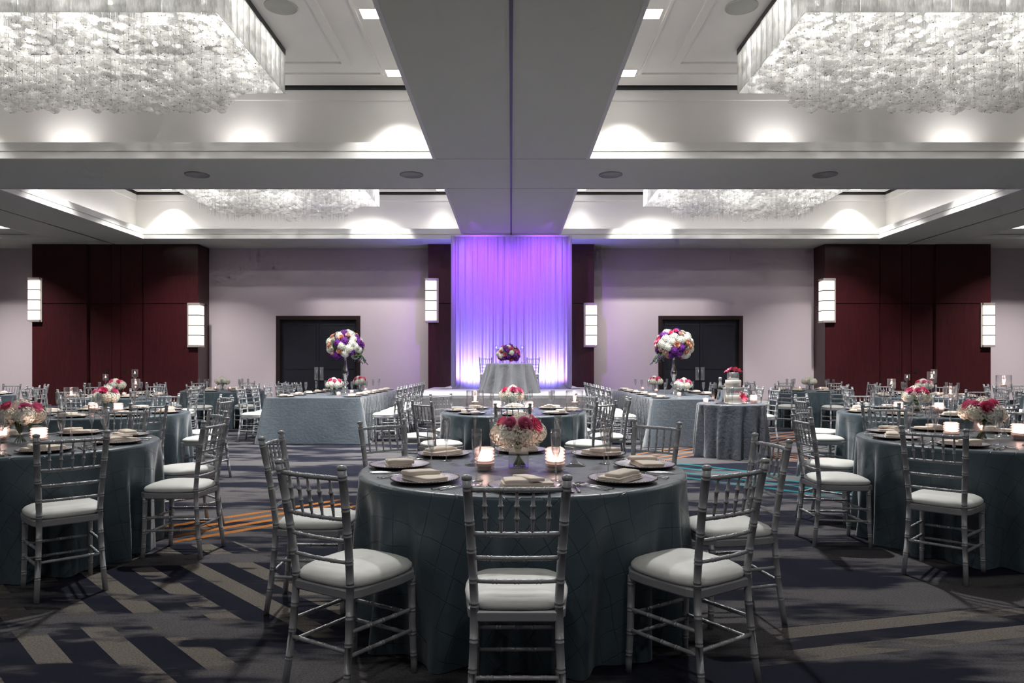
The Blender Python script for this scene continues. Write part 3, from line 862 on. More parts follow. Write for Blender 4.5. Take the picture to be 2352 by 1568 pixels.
def napkin_mesh(kind):
    mb = MB(); rr = random.Random(kind)
    def slab(pts, z0, z1, bulge=0.006, sag=None):
        # rounded folded layer: quad outline with soft edges
        (ax, ay), (bx, by), (cx, cy_), (dx, dy) = pts
        def f(u, v):
            prof = [(0.0, 1.0), (0.6, 1.0), (0.95, 0.99), (0.985, 0.86), (1.0, 0.5), (0.985, 0.1), (0.95, 0.0)]
            k = v * (len(prof) - 1); i = min(int(k), len(prof) - 2); t = k - i
            r = prof[i][0] * (1 - t) + prof[i + 1][0] * t; h = prof[i][1] * (1 - t) + prof[i + 1][1] * t
            a = 2 * pi * u; c, s = cos(a), sin(a); n = 26.0
            R = (abs(c) ** n + abs(s) ** n) ** (-1 / n)
            p, q = (R * c * r + 1) / 2, (R * s * r + 1) / 2
            x = (ax * (1 - p) + bx * p) * (1 - q) + (dx * (1 - p) + cx * p) * q
            y = (ay * (1 - p) + by * p) * (1 - q) + (dy * (1 - p) + cy_ * p) * q
            top = z1 + bulge * (1 - r * r) + 0.002 * noise.noise((x * 30, y * 30, kind))
            return (x, y, z0 + (top - z0) * h)
        mb.grid(f, 40, 12, wrap=True)
    slab([(-.105, -.055), (.105, -.058), (.103, .055), (-.103, .057)], 0.0, .0065, .001)
    slab([(-.102, -.052), (.104, -.056), (.099, .052), (-.104, .055)], .0065, .013, .001)
    slab([(-.104, -.053), (.100, -.054), (.100, .050), (-.100, .053)], .013, .020, .002)
    if kind == 0: slab([(.015, -.060), (.085, -.060), (.105, .060), (.035, .062)], .018, .032, .004)
    elif kind == 1: slab([(-.095, -.06), (-.015, -.06), (.03, .06), (-.055, .06)], .018, .033, .005)
    elif kind == 2:
        slab([(-.10, -.052), (.02, -.05), (.06, .05), (-.09, .052)], .018, .030, .006); slab([(.0, -.06), (.06, -.058), (.02, .055), (-.05, .055)], .026, .037, .004)
    else: slab([(-.09, -.045), (.09, -.05), (.09, .02), (-.08, .03)], .019, .031, .010)
    return mb.mesh('napkin', 'napkin')
NAPKINS = [napkin_mesh(k) for k in range(4)]

mb = MB(); mb.lathe([(0.0, 0.0), (0.034, 0.001), (0.030, 0.003), (0.008, 0.006), (0.0042, 0.012), (0.0036, 0.06), (0.0042, 0.092), (0.010, 0.112), (0.019, 0.140), (0.0235, 0.175), (0.0245, 0.215), (0.0235, 0.248), (0.0228, 0.248), (0.0235, 0.215), (0.0222, 0.175), (0.017, 0.14), (0.006, 0.115), (0.0, 0.112)], 20)
flute_me = mb.mesh('champagne_flute', 'flute_glass')

def cutlery_meshes():
    def flat(pts_fn, n, mb, z=0.002, th=0.0022):
        pass
    out = {}
    def handle(mb, y0, y1, w0, w1):
        mb.grid(lambda u, v: ((w0 + (w1 - w0) * u) * cos(2 * pi * v), y0 + (y1 - y0) * u, 0.004 + 0.003 * sin(pi * u) + 0.0018 * sin(2 * pi * v)), 6, 8)
    mb = MB(); handle(mb, -.10, .03, .009, .004)
    mb.grid(lambda u, v: ((-1 + 2 * v) * (.004 + .0085 * min(1, u * 2)), .03 + .035 * u, .007 + .002 * u - .002 * sin(pi * u)), 5, 4)
    for k in range(4): x = -.0105 + .007 * k; mb.box(x - .0016, x + .0016, .065, .105, .007, .0095)
    out['fork'] = mb.mesh('fork', 'cutlery')
    mb = MB(); handle(mb, -.12, -.01, .009, .0065)
    mb.prism([(-.0065, -.01), (.007, -.01), (.0095, .05), (.006, .105), (-.004, .118), (-.0065, .05)], .003, .005); out['knife'] = mb.mesh('knife', 'cutlery')
    mb = MB(); handle(mb, -.10, .035, .008, .0035)
    mb.grid(lambda u, v: (.019 * sin(pi * (0.04 + .92 * u)) ** .6 * (-1 + 2 * v), .033 + .058 * u, .005 + .006 * (2 * v - 1) ** 2 + .004 * (2 * u - 1) ** 2), 10, 6); out['spoon'] = mb.mesh('spoon', 'cutlery')
    return out
CUT = cutlery_meshes()

# votive in ribbed glass
mb = MB(); pr = [(0.0, 0.004), (0.040, 0.004)]
for k in range(7):
    z = 0.006 + k * 0.0165
    pr += [(0.043, z), (0.052, z + .004), (0.053, z + .008), (0.050, z + .012), (0.043, z + .0155)]
pr += [(0.041, 0.124), (0.039, 0.118), (0.038, 0.02)]
mb.lathe(pr, 28, 0); ribbed_me = mb.mesh('ribbed_glass', 'votive_glass')
mb = MB(); mb.lathe([(0.0, 0.0), (0.036, 0.0), (0.036, 0.075), (0.034, 0.079), (0.0, 0.076)], 20); wax_me = mb.mesh('candle', 'wax')
mb = MB(); mb.lathe([(0.0, 0.0), (0.004, 0.004), (0.0062, 0.010), (0.005, 0.019), (0.002, 0.028), (0.0, 0.034)], 10); flame_me = mb.mesh('flame', 'flame')
mb = MB(); mb.lathe([(0.0, 0.003), (0.028, 0.003), (0.031, 0.065), (0.030, 0.065), (0.027, 0.006)], 18); smallglass_me = mb.mesh('cup_glass', 'votive_glass')
def votive(x, y, z, label, group, light=True, small=False, pw=1.0):
    r = thing('votive_candle', label, 'candle', (x, y, z), 0, group)
    s = 1.0
    if small:
        obj('cup_glass', smallglass_me, r, scale=1.15); obj('candle', wax_me, r, (0, 0, .005), scale=(.7, .7, .5)); zf = .046
    else:
        obj('ribbed_glass', ribbed_me, r); obj('candle', wax_me, r, (0, 0, .006), scale=(1, 1, .62)); zf = .054
    obj('flame', flame_me, r, (0, 0, zf))
    if light: lamp('POINT', 'candle_light', (0, 0, zf + .03), P_CANDLE * pw, (1.0, 0.66, 0.56), parent=r, shadow_soft_size=0.012)
    return r
# tall stemmed hurricane
mb = MB(); mb.lathe([(0.0, 0.0), (0.062, 0.0), (0.060, 0.004), (0.030, 0.016), (0.011, 0.034), (0.0065, 0.06), (0.0060, 0.20), (0.0075, 0.255), (0.013, 0.275), (0.030, 0.292), (0.0, 0.291)], 24); hstem_me = mb.mesh('stem', 'flute_glass')
mb = MB(); mb.lathe([(0.0, 0.292), (0.030, 0.292), (0.048, 0.300), (0.0485, 0.412), (0.0465, 0.414), (0.0460, 0.303), (0.0, 0.298)], 28); hcyl_me = mb.mesh('glass_cylinder', 'glass')
mb = MB(); mb.lathe([(0.0, 0.300), (0.0455, 0.302), (0.0455, 0.345), (0.0, 0.345)], 24); water_me = mb.mesh('water', 'vase_glass')
mb = MB(); mb.lathe([(0.0, 0.338), (0.018, 0.338), (0.019, 0.352), (0.0, 0.352)], 16); float_me = mb.mesh('floating_candle', 'wax')
def hurricane(x, y, z, label, group, sz=1.0, light=True):
    r = thing('stemmed_candle_holder', label, 'candle holder', (x, y, z), 0, group)
    r.scale = (sz ** .5, sz ** .5, sz)
    obj('stem', hstem_me, r); obj('glass_cylinder', hcyl_me, r); obj('water', water_me, r); obj('floating_candle', float_me, r); obj('flame', flame_me, r, (0, 0, .352))
    if light: lamp('POINT', 'candle_light', (0, 0, .372), P_CANDLE * 0.6, (1.0, 0.68, 0.58), parent=r, shadow_soft_size=0.012)
    return r

# ------------------------------------------------------------------ flowers
def hydrangea_mesh(mat, seed):
    rr = random.Random(seed); mb = MB()
    mb.lathe([(0, -.80), (.55, -.6), (.80, 0), (.55, .6), (0, .8)], 10)
    n = 110
    for k in range(n):
        zz = 1 - 2 * (k + .5) / n; a = k * 2.39996 + rr.uniform(-.15, .15); rxy = sqrt(1 - zz * zz)
        nrm = Vector((rxy * cos(a), rxy * sin(a), zz)); c = nrm * (0.93 + rr.uniform(-.05, .06))
        t = nrm.orthogonal().normalized(); b = nrm.cross(t); ph = rr.uniform(0, pi)
        for q in range(4):
            an = ph + q * pi / 2
            d = t * cos(an) + b * sin(an); e = t * -sin(an) + b * cos(an)
            l = 0.175 + rr.uniform(-.02, .03)
            mb.add([c, c + d * l * .55 + e * l * .5 + nrm * .05, c + d * l + nrm * rr.uniform(-.03, .06), c + d * l * .55 - e * l * .5 + nrm * .05], [(0, 3, 2, 1)], 0, False)
    return mb.mesh('hydrangea', mat)
def rose_mesh(mat):
    mb = MB()
    mb.lathe([(0.0, -.55), (.28, -.45), (.42, -.1), (.34, .3), (.2, .42), (0, .35)], 10)
    for L_, (n, r, h, op) in enumerate(((3, .26, .62, -.06), (4, .44, .62, .0), (5, .64, .55, .10), (5, .84, .40, .24), (6, 1.0, .22, .40))):
        for q in range(n):
            a0 = 2 * pi * q / n + L_ * .7; w_ = pi / n * 1.45
            def f(u, v):
                a = a0 + (u * 2 - 1) * w_
                e = 1 - 0.16 * (2 * u - 1) ** 4
                rad = r * (0.30 + 0.70 * sin(v * pi / 2 * .95)) + op * v ** 3 * .45 + 0.02 * (2 * u - 1)
                return (rad * cos(a), rad * sin(a), -.45 + (h + .45) * v * e)
            mb.grid(f, 5, 4)
    return mb.mesh('rose', mat)
HYD = {'w': hydrangea_mesh('hydrangea_white', 1), 'c': hydrangea_mesh('hydrangea_cream', 2), 'p': hydrangea_mesh('hydrangea_purple', 3)}
ROSE = {k: rose_mesh('rose_' + k) for k in ('pink', 'magenta', 'peach', 'blush')}
ROSE['cream'] = rose_mesh('hydrangea_cream')
mb = MB(); mb.grid(lambda u, v: (u * 1.0, (v * 2 - 1) * .32 * sin(pi * min(1, u * .93 + .05)) ** .8, .12 * sin(pi * u) + .1 * abs(2 * v - 1)), 6, 4); leaf_me = mb.mesh('leaf', 'leaf')
def stems_mesh():
    mb = MB(); rr = random.Random(5)
    for k in range(14):
        a = rr.uniform(0, 6.28); r = rr.uniform(.012, .038)
        mb.tube([(r * cos(a), r * sin(a), .01), (-r * .3 * cos(a), -r * .3 * sin(a), .075), (-r * cos(a), -r * sin(a), .15)], .0035, 5)
    return mb.mesh('stems', 'stem')
STEMS = stems_mesh()
mb = MB()
s_ = .050
for b in ((-s_, s_, -s_, -s_ + .004, .004, .12), (-s_, s_, s_ - .004, s_, .004, .12), (-s_, -s_ + .004, -s_ + .004, s_ - .004, .004, .12), (s_ - .004, s_, -s_ + .004, s_ - .004, .004, .12), (-s_, s_, -s_, s_, 0, .008)): mb.box(*b)
cube_vase_me = mb.mesh('glass_vase', 'cube_glass')
def orient(d):
    return Vector(d).to_track_quat('Z', 'Y').to_euler()
def bloom(r, name, me, d, R, c, size, spin=0.0):
    """bloom seated on an ellipsoid of radii R round c, facing outwards along d"""
    d = Vector(d).normalized()
    e = orient(d); o = obj(name, me, r, (c[0] + d.x * R[0], c[1] + d.y * R[1], c[2] + d.z * R[2]), e, size)
    return o
def bouquet(x, y, z, label, group, seed, rz=0.0, size=1.0, roses=True):
    r = thing('flower_centrepiece', label, 'flowers', (x, y, z), rz, group)
    r.scale = (size,) * 3
    rr = random.Random(seed)
    obj('glass_vase', cube_vase_me, r)
    obj('stems', STEMS, r)
    c = (0, 0, .175); R = (.085, .085, .05)
    for k in range(6):
        a = k * pi / 3 + rr.uniform(-.2, .2)
        bloom(r, 'hydrangea', HYD['c' if k % 2 else 'w'], (cos(a), sin(a), -.05 + rr.uniform(-.25, .2)), R, c, .058 + rr.uniform(-.004, .006))
    bloom(r, 'hydrangea', HYD['w'], (rr.uniform(-.3, .3), rr.uniform(-.3, .3), 1), R, c, .062)
    if roses:
        rd = [(-.45, -.8, .75), (.32, -.85, .72), (.85, -.45, .6), (.55, .35, 1.0), (-.8, .2, .75), (-.1, .9, .7)]
        for k, d in enumerate(rd):
            bloom(r, 'rose', ROSE[('magenta', 'magenta', 'pink', 'pink', 'pink', 'magenta')[k]], d, (.118, .118, .085), c, .034 + rr.uniform(-.004, .004))
    for k in range(3):
        a = rr.uniform(0, 6.28)
        obj('leaf', leaf_me, r, (.05 * cos(a), .05 * sin(a), .125), (0, rr.uniform(.0, .5), a), .075)
    return r
sprig = MB(); rr = random.Random(11)
for k in range(9):
    a = rr.uniform(0, 6.28); L_ = rr.uniform(.5, 1)
    tip = Vector((L_ * cos(a) * .35 + .5, L_ * sin(a) * .35, -L_))
    sprig.tube([(0, 0, 0), tip * .5 + Vector((.15, 0, 0)), tip], .012, 4)
    for q in range(5):
        c = tip * (0.35 + .16 * q) + Vector((rr.uniform(-.07, .07), rr.uniform(-.07, .07), 0))
        sprig.lathe([(0, -.05), (.05, 0), (.03, .04), (0, .06)], 5, 1 if q % 3 else 0, c)
sprig_me = sprig.mesh('trailing_sprig', ['leaf', 'sprig'])
stand = MB(); stand.lathe([(0.0, 0), (.085, 0), (.085, .012), (.05, .025), (.022, .05), (.05, .08), (.055, .10), (.03, .13), (.02, .14), (.045, .165), (.07, .195), (.045, .23), (.02, .245), (.03, .26), (.035, .30), (.055, .36), (.058, .40), (.045, .46), (.03, .53), (.022, .62), (.020, .70), (.032, .73), (.055, .75), (.05, .76), (0, .755)], 24)
stand_me = stand.mesh('silver_stand', 'mirror_silver')
def big_ball(r, c, Rr, n, seed, pal, front=None):
    rr = random.Random(seed)
    for k in range(n):
        zz = 1 - 1.75 * (k + .5) / n; a = k * 2.39996 + rr.uniform(-.1, .1); q = sqrt(max(0, 1 - zz * zz))
        d = (q * cos(a), q * sin(a), zz)
        t = rr.choice(pal)
        if t in HYD: bloom(r, 'hydrangea', HYD[t], d, (Rr[0] * .86, Rr[1] * .86, Rr[2] * .84), c, Rr[0] * .27 * rr.uniform(.9, 1.12))
        else: bloom(r, 'rose', ROSE[t], d, Rr, c, Rr[0] * .15 * rr.uniform(.9, 1.15))
    mb = MB(); mb.lathe([(0, -Rr[2] * .75), (Rr[0] * .6, -Rr[2] * .45), (Rr[0] * .8, 0), (Rr[0] * .6, Rr[2] * .6), (0, Rr[2] * .8)], 14)
    obj('foliage_core', mb.mesh('foliage_core', 'leaf'), r, c)
def tall_arrangement(x, y, z, label, seed, side):
    r = thing('tall_flower_arrangement', label, 'flowers', (x, y, z), 0, 'tall flower balls on silver stands')
    obj('silver_stand', stand_me, r)
    big_ball(r, (0, 0, .93), (.34, .34, .29), 64, seed, ['w', 'w', 'w', 'w', 'p', 'p', 'p', 'peach', 'peach', 'pink', 'blush', 'cream', 'blush', 'peach'])
    obj('trailing_sprig', sprig_me, r, (side * .24, -.12, .82), (0, 0, 0 if side > 0 else pi), .26)
    obj('trailing_sprig', sprig_me, r, (side * .20, -.20, .80), (0, 0, .6 if side > 0 else pi - .6), .22)

# ------------------------------------------------------------------ draped tables
TOP = 0.765
def round_cloth(R, top, seed, mat, nf=17, flare=0.035, amp=0.085, drop=None, R2=None):
    rr = random.Random(seed); mb = MB()
    ph = [rr.uniform(0, 6.28) for _ in range(6)]; off = rr.uniform(0, 99)
    s0, cr = 14, 0.022
    Ld = top - 0.006
    def f(u, v):
        a = 2 * pi * u
        n_r, n_c = 6, 4; total = 26
        k = v * total
        if k <= n_r:
            r = (R - cr) * (k / n_r); z = top; s = r
        elif k <= n_r + n_c:
            t = (k - n_r) / n_c * pi / 2; r = R - cr + cr * sin(t); z = top - cr + cr * cos(t); s = R - cr + cr * t
        else:
            q = (k - n_r - n_c) / (total - n_r - n_c)
            z = (top - cr) * (1 - q) + 0.004 * q; s = R - cr + cr * pi / 2 + (top - cr) * q
            grow = q ** 0.75
            w_ = sin(nf * a + ph[0] + 1.6 * noise.noise((cos(a) * 2, sin(a) * 2, off))) + 0.45 * sin((nf * 1.7 // 1) * a + ph[1] + 2 * q)
            w_ += 0.5 * noise.noise((cos(a) * 4, sin(a) * 4, off + q * 1.3))
            r = R + flare * q + amp * grow * (w_ * 0.62 - 0.62)
            if R2: r += (R2 - R) * q
        return (r * cos(a), r * sin(a), z, s * cos(a), s * sin(a))
    mb.grid(f, 240, 26, wrap=True)
    return mb.mesh('tablecloth', mat)
CLOTHS = [round_cloth(0.87, TOP, k, 'cloth_blue') for k in range(3)]
mb = MB(); mb.lathe([(0, .72), (.835, .72), (.84, .725), (.84, .755), (.835, .758), (0, .758)], 40); tabletop_me = mb.mesh('tabletop', 'table_wood')
mb = MB(); mb.tube([(0, 0, 0), (0, 0, .72)], .018, 8); tleg_me = mb.mesh('leg', 'cutlery')

SEAT = {0: 'right', 1: 'back right', 2: 'back', 3: 'back left', 4: 'left', 5: 'front left', 6: 'front', 7: 'front right'}
def setting(px_, py_, z, rz, where, grp, cut=2, nk=0, glass=True, goff=None):
    """place setting: local +y points to the middle of the table"""
    M = Matrix.Translation((px_, py_, z)) @ Matrix.Rotation(rz, 4, 'Z')
    def W(lx, ly, lz=0): return tuple(M @ Vector((lx, ly, lz)))
    r = thing('charger_plate', 'silver beaded charger plate at the %s' % where, 'plate', W(0, 0, .001), rz, 'charger plates ' + grp)
    obj('dish', dish_me, r); obj('beaded_rim', beads_me, r)
    tag(obj('napkin', NAPKINS[nk % 4], None, W(random.uniform(-.015, .015), random.uniform(-.015, .015), .0085), (0, 0, rz + random.uniform(-.5, .5)), (1.12, 1.15, 1.3)), 'folded cream napkin at the %s' % where, 'napkin', 'folded napkins ' + grp)
    if glass:
        gx, gy = goff or (.15 + random.uniform(-.02, .02), .20 + random.uniform(-.02, .02))
        tag(obj('champagne_flute', flute_me, None, W(gx, gy, .001), (0, 0, random.uniform(0, 6))), 'clear champagne flute at the %s' % where, 'glass', 'champagne flutes ' + grp)
    if cut >= 1:
        tag(obj('fork', CUT['fork'], None, W(-.205, .0, .001), (0, 0, rz + random.uniform(-.06, .06))), 'silver fork at the %s' % where, 'fork', 'forks ' + grp)
        tag(obj('knife', CUT['knife'], None, W(.20, .0, .001), (0, 0, rz + random.uniform(-.06, .06))), 'silver knife at the %s' % where, 'knife', 'knives ' + grp)
    if cut >= 2:
        tag(obj('fork', CUT['fork'], None, W(-.240, -.005, .001), (0, 0, rz + random.uniform(-.06, .06))), 'outer silver fork at the %s' % where, 'fork', 'forks ' + grp)
        tag(obj('spoon', CUT['spoon'], None, W(.235, -.005, .001), (0, 0, rz + random.uniform(-.06, .06))), 'silver spoon at the %s' % where, 'spoon', 'spoons ' + grp)

def round_table(tx, ty, name, desc, seed, cut, rot=0.0, margin=200, skip=(), spots=None):
    r = thing('round_table', 'round table draped in slate pintuck satin, %s' % desc, 'table', (tx, ty, 0), rot, 'round tables draped in slate satin')
    obj('tablecloth', CLOTHS[seed % 3], r, rot=(0, 0, seed * 1.1)); obj('tabletop', tabletop_me, r)
    for k in range(4): a = k * pi / 2 + .4; obj('leg', tleg_me, r, (.55 * cos(a), .55 * sin(a), 0))
    for k in range(8):
        a = k * pi / 4
        cx, cy_ = tx + 1.115 * cos(a), ty + 1.115 * sin(a)
        if in_view(tx + 1.36 * cos(a), ty + 1.36 * sin(a), margin) and ty + 1.36 * sin(a) > 0.5 and k not in skip:
            fa = a + pi / 2
            if spots: (cx, cy_), (fx, fy) = spots[k]; fa = math.atan2(fy, fx) - pi / 2
            chair(cx, cy_, fa, 'silver chair with white cushion, %s seat of the %s' % (SEAT[k], name), 'silver chairs with white cushions', jit=not spots)
        sx, sy = tx + .665 * cos(a), ty + .665 * sin(a)
        if in_view(sx, sy, margin):
            setting(sx, sy, TOP, a + pi / 2, '%s seat of the %s' % (SEAT[k], name), 'on round tables', cut, seed + k)

# name, description, x, y, cutlery
ROUND = [
    ('front centre table', 'front centre, nearest the camera', 0.06, 3.82, 2),
    ('table before the stage', 'standing between the front table and the stage', 0.03, 8.40, 1),
    ('front left table', 'at the left edge of the picture', -3.45, 4.97, 2),
    ('second left table', 'behind the front left table', -4.65, 8.10, 1),
    ('third left table', 'in front of the left mahogany block', -6.95, 12.4, 0),
    ('table by the left doors', 'beside the left black doors', -6.30, 15.4, 0),
    ('far left table', 'cut off by the left picture edge, far back', -10.2, 13.0, 0),
    ('front right table', 'at the right edge of the picture', 3.55, 5.27, 2),
    ('second right table', 'behind the front right table', 4.75, 8.20, 1),
    ('third right table', 'in front of the right mahogany block', 7.30, 12.4, 0),
    ('table by the right doors', 'beyond the cake and right black doors', 6.55, 15.4, 0),
    ('far right table', 'cut off by the right picture edge, far back', 10.4, 13.0, 0)]
# the eight chairs of the front table: position and facing
T1_SPOTS = {0: ((1.14, 3.72), (-1, -.16)), 1: ((.82, 4.62), (-.68, -.73)), 2: ((.03, 4.92), (0, -1)), 3: ((-.72, 4.66), (.655, -.755)),
            4: ((-1.07, 3.9), (1, .03)), 5: ((-.655, 2.965), (.52, .85)), 6: ((.02, 2.69), (0, 1)), 7: ((.745, 2.975), (-.556, .832))}
for i, (nm, ds, tx, ty, cut) in enumerate(ROUND):
    round_table(tx, ty, nm, ds, i, cut, spots=T1_SPOTS if i == 0 else None)
    if in_view(tx, ty, 120):
        far_white = 'doors' in nm
        bouquet(tx - 0.02, ty, TOP, ('white hydrangea' if far_white else 'white hydrangea and pink rose') + ' centrepiece in glass vase on the %s' % nm, 'flower centrepieces on tables', i + 20, 0 if i == 0 else i * .7, 1.12 if i else 1.06, not far_white)
    if i == 0:
        vs, hs = [(-.20, -.12), (.17, -.14)], [(-.26, .08), (.29, .06)]
    else:
        a = 0.4 + i
        vs = [(.18, -.10), (-.20, .06)]; hs = [(.24, .16)] if i not in (1,) else []
        if i == 7: vs = [(.20, -.08), (-.22, .05)]; hs = [(-.17, .14), (.24, .14)]
        if i in (8, 9, 4): hs = [(-.26, .1), (.24, .14)]
        if far_white: hs = []
    for q, (dx, dy) in enumerate(vs):
        if in_view(tx + dx, ty + dy, 60): votive(tx + dx, ty + dy, TOP, 'lit %s votive %s of the flowers on the %s' % ('ribbed glass' if ty < 10 else 'glass', 'left' if dx < 0 else 'right', nm), 'lit votive candles', ty < 9, ty > 10)
    for q, (dx, dy) in enumerate(hs):
        if in_view(tx + dx, ty + dy, 60): hurricane(tx + dx, ty + dy, TOP, 'tall stemmed glass candle holder %s of the flowers on the %s' % ('left' if dx < 0 else 'right', nm), 'tall stemmed glass candle holders', (1.0 if i == 0 else 0.95 if q == 0 else 1.15), ty < 9)

# long banquet tables
def long_cloth(hw, hl, top, seed):
    mb = MB(); off = seed * 13.7
    def per(t):            # rounded rectangle perimeter, t in 0..1, with outward normal
        Lx, Ly, c = 2 * hw, 2 * hl, 0.02
        P = 2 * (Lx + Ly); d = t * P
        if d < Lx: return (-hw + d, -hl, 0, -1)
        d -= Lx
        if d < Ly: return (hw, -hl + d, 1, 0)
        d -= Ly
        if d < Lx: return (hw - d, hl, 0, 1)
        d -= Lx
        return (-hw, hl - d, -1, 0)
    def corner(x, y):
        return max(0, 1 - (abs(abs(x) - hw) + abs(abs(y) - hl)) / 0.45)
    def f(u, v):
        x, y, nx_, ny_ = per(u % 1.0)
        cn = corner(x, y)
        sx, sy = (1 if x > 0 else -1), (1 if y > 0 else -1)
        q = v
        z = (top - .008) * (1 - q) + 0.008
        side = abs(nx_) > .5
        pl = (0.020 * sin(y * 46 + 2 * noise.noise((y, off, 0)))) if side else 0.010 * noise.noise((x * 4, off, q * 2))
        o = 0.02 * q + pl * q ** .5 + 0.10 * cn ** 2 * q
        X_, Y_ = x + nx_ * o + sx * 0.07 * cn ** 2 * q, y + ny_ * o + sy * 0.03 * cn ** 2 * q
        return (X_, Y_, z, (y if side else x), z)
    mb.grid(f, 480, 12, wrap=True)
    mb.grid(lambda u, v: (-hw + 2 * hw * u, -hl + 2 * hl * v, top, -hw + 2 * hw * u, -hl + 2 * hl * v), 12, 30)
    return mb.mesh('tablecloth', 'cloth_grid')
def banquet(xc, y0, y1, side, name, xin, xout, n_in, n_out):
    hl, hw = (y1 - y0) / 2, 0.80
    yc = (y0 + y1) / 2
    r = thing('banquet_table', 'long banquet table under grid-tucked slate cloth, %s' % name[0], 'table', (xc, yc, 0), 0, 'long banquet tables')
    obj('tablecloth', long_cloth(hw, hl, TOP, 2 + side), r)
    obj('tabletop', boxmesh('tabletop', 'table_wood', -hw + .03, hw - .03, -hl + .03, hl - .03, .72, .755), r)
    for sx in (-1, 1):
        for sy in (-1, 1): obj('leg', tleg_me, r, (sx * .6, sy * (hl - .4), 0))
    ordn = ('first', 'second', 'third', 'fourth', 'fifth', 'sixth', 'seventh')
    for s, xb, n in ((-side, xin, n_in), (side, xout, n_out)):
        # s: side of the table (sign of x offset); xb: x of the chair backs
        ed = 'aisle' if s == -side else 'outer'
        for k in range(n):
            y = y0 + 0.45 + (y1 - y0 - 0.9) * k / (n - 1)
            xo = xb + (-.255 if s > 0 else .255)
            chair(xo, y, pi / 2 if s > 0 else -pi / 2, 'silver chair, %s along the %s side of the %s' % (ordn[k], ed, name[1]), 'silver chairs along the long tables')
            setting(xc + s * (hw - .22), y, TOP, pi / 2 if s > 0 else -pi / 2, '%s %s place of the %s' % (ordn[k], ed, name[1]), 'on long tables', 0, k, True, (0.16, .20))
banquet(-3.33, 11.75, 16.0, -1, ('on the left before the doors', 'left long table'), -1.93, -4.70, 6, 6)
banquet(3.08, 11.3, 15.9, 1, ('behind the cake table', 'right long table'), 1.62, 4.42, 6, 6)
tall_arrangement(-3.30, 14.0, TOP, 'tall ball of white, purple and peach flowers on the left long table', 4, 1)
tall_arrangement(3.10, 13.4, TOP, 'tall ball of white, purple and peach flowers on the right long table', 9, -1)
for x, y, sd, lab in ((-3.27, 13.0, 41, 'left long table, nearer the front'), (-3.24, 15.1, 42, 'left long table, beyond the tall flowers'), (3.10, 15.1, 43, 'right long table, beyond the tall flowers'), (3.12, 12.75, 44, 'right long table, nearer the front')):
    bouquet(x, y, TOP, 'low white and pink bouquet on the ' + lab, 'low bouquets on the long tables', sd, sd, 1.15)
for x, y, lab in ((-3.08, 12.55, 'front of the left'), (-3.05, 13.45, 'middle of the left'), (-3.0, 14.5, 'back of the left'), (2.95, 12.35, 'front of the right'), (2.93, 14.2, 'middle of the right'), (2.86, 15.3, 'back of the right')):
    votive(x, y, TOP, 'lit pale votive at the %s long table' % lab, 'lit votive candles', False, True)

# cake table
CK = (3.20, 10.25)
r = thing('cake_table', 'small round table in crushed slate cloth holding the cake', 'table', (*CK, 0))
obj('tablecloth', round_cloth(0.48, TOP, 31, 'cloth_crush', 14, 0.06, 0.085), r)
mb = MB(); mb.lathe([(0, .72), (.45, .72), (.455, .755), (0, .757)], 32); obj('tabletop', mb.mesh('tabletop', 'table_wood'), r)
mb = MB(); mb.lathe([(.25, 0), (.24, .02), (.03, .05), (.03, .72)], 16); obj('pedestal', mb.mesh('pedestal', 'black'), r)
ck = thing('wedding_cake', 'four-tier white and silver cake with pink flowers', 'cake', (CK[0] + .03, CK[1] - .02, TOP))
mb = MB(); mb.lathe([(0, 0), (.215, 0), (.215, .008), (.205, .012), (0, .012)], 40); obj('cake_board', mb.mesh('cake_board', 'icing'), ck)
z = .012
for rad, mt in ((.168, 'icing'), (.138, 'cake_silver'), (.112, 'icing'), (.085, 'cake_silver')):
    mb = MB(); mb.lathe([(rad, 0), (rad, .100), (rad - .003, .106), (rad - .010, .109), (0, .109)], 48); obj('tier', mb.mesh('tier', mt), ck, (0, 0, z)); z += .109
mb = MB()
for k in range(6):
    a = k * pi / 3
    def lf(u, v, a=a):
        r_ = 1.0 * u; w_ = .26 * sin(pi * (u * .94 + .04)); zz = .75 * sin(u * 1.9) - .15 * u
        lx, ly = r_, (2 * v - 1) * w_
        return (lx * cos(a) - ly * sin(a), lx * sin(a) + ly * cos(a), zz + .12 * (2 * v - 1) ** 2)
    mb.grid(lf, 7, 4)
mb.lathe([(0, .0), (.1, .1), (.05, .5), (0, .55)], 6)
lily_me = mb.mesh('lily', 'lily')
for dx, dy, rz in ((-.045, 0, 0), (.045, -.01, .6), (0, .03, 1.2), (0.0, -.04, 2.0)): obj('pink_flower', lily_me, ck, (dx, dy, z - .002), (-14 * dy, 14 * dx, rz), .075)
obj('pink_flower', lily_me, ck, (.06, -.165, .075), (1.1, 0.2, .4), .085)
obj('pink_flower', lily_me, ck, (.09, -.185, .055), (1.3, 0.3, 1.4), .055)
r = thing('champagne_bucket', 'polished silver ice bucket with dark napkin beside the cake', 'ice bucket', (CK[0] - .22, CK[1] - .21, TOP))
mb = MB(); mb.lathe([(0, .0), (.065, 0), (.068, .01), (.095, .20), (.100, .204), (.096, .208), (.090, .20), (.062, .012), (0, .012)], 32); obj('bucket', mb.mesh('bucket', 'mirror_silver'), r)
mb = MB(); mb.grid(lambda u, v: ((.102 + .012 * sin(9 * u)) * cos(2.2 + 1.9 * u), (.102 + .012 * sin(9 * u)) * sin(2.2 + 1.9 * u), .225 - .17 * v * sin(pi * u) ** .5), 14, 6); obj('dark_napkin', mb.mesh('dark_napkin', 'black'), r)
r = thing('champagne_bottle', 'champagne bottle with white foil neck in the ice bucket', 'bottle', (CK[0] - .215, CK[1] - .21, TOP + .014), 0)
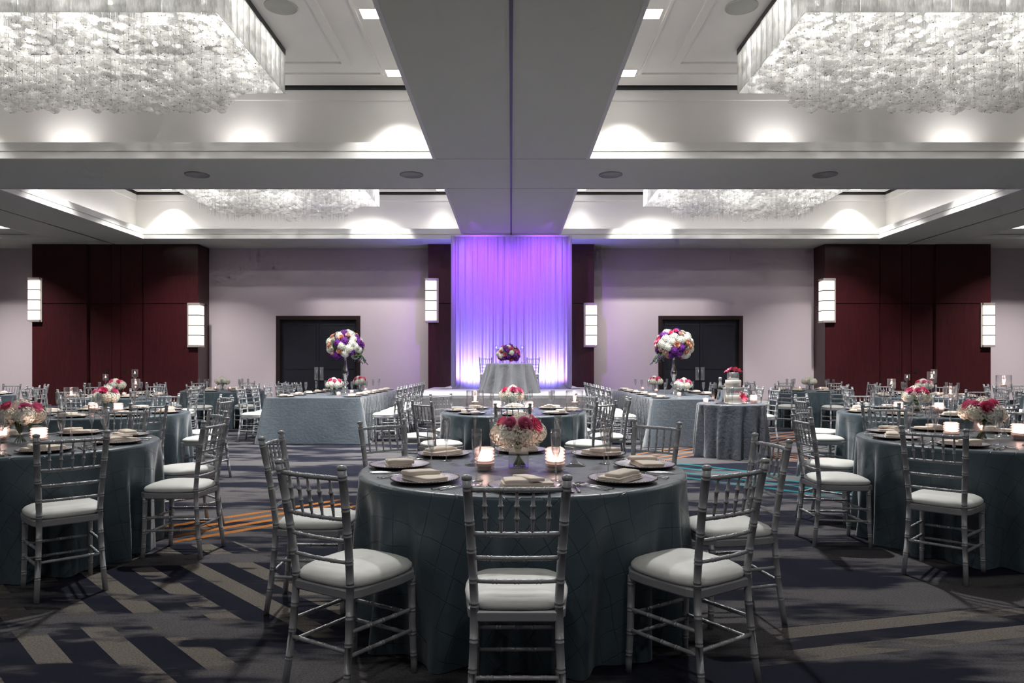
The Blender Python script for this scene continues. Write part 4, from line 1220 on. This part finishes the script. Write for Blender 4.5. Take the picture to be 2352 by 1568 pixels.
mb = MB(); mb.lathe([(0, 0), (.040, 0), (.044, .01), (.044, .17), (.036, .21), (.022, .26)], 20); obj('body', mb.mesh('body', 'bottle_green'), r)
mb = MB(); mb.lathe([(.037, .207), (.0225, .26), (.0175, .30), (.018, .325), (.021, .33), (.021, .355), (.017, .365), (0, .366)], 20); obj('foil_neck', mb.mesh('foil_neck', 'foil'), r)
for k, (dx, dy) in enumerate(((-.145, -.355), (-.075, -.315))):
    tag(obj('champagne_flute', flute_me, None, (CK[0] + dx, CK[1] + dy, TOP + .001)), 'champagne flute %s in front of the ice bucket' % ('further' if k == 0 else 'closer'), 'glass', 'champagne flutes on the cake table')
votive(CK[0] - .39, CK[1] - .10, TOP, 'small lit votive left of the ice bucket on the cake table', 'lit votive candles', True, True)
votive(CK[0] + .30, CK[1] - .10, TOP, 'lit ribbed votive right of the cake', 'lit votive candles', True, False)

# sweetheart table on the stage
SW = (-0.05, 18.35, 0.6)
r = thing('sweetheart_table', 'round table in grey crushed cloth on the stage', 'table', SW)
obj('tablecloth', round_cloth(0.60, .76, 51, 'cloth_grey', 13, 0.04, 0.13, R2=0.80), r)
mb = MB(); mb.lathe([(0, .72), (.57, .72), (.575, .75), (0, .752)], 32); obj('tabletop', mb.mesh('tabletop', 'table_wood'), r)
mb = MB(); mb.lathe([(.3, 0), (.29, .02), (.03, .05), (.03, .72)], 16); obj('pedestal', mb.mesh('pedestal', 'black'), r)
r = thing('flower_mound', 'mixed purple, white and pink flower mound on the stage table', 'flowers', (SW[0] - .02, SW[1] - .1, SW[2] + .76))
big_ball(r, (0, 0, .25), (.29, .24, .22), 46, 17, ['w', 'w', 'p', 'p', 'p', 'pink', 'cream', 'pink', 'blush', 'magenta'])
for s, nm in ((-1, 'left'), (1, 'right')):
    chair(SW[0] + s * .62, SW[1] + 1.0, pi + s * -.2, 'silver chair behind the stage table, %s one' % nm, 'silver chairs on the stage', 0.6)
    hurricane(SW[0] + s * .34, SW[1] + .15, SW[2] + .76, 'tall stemmed candle holder %s of the flowers on the stage table' % nm, 'tall stemmed glass candle holders', 1.15, False)
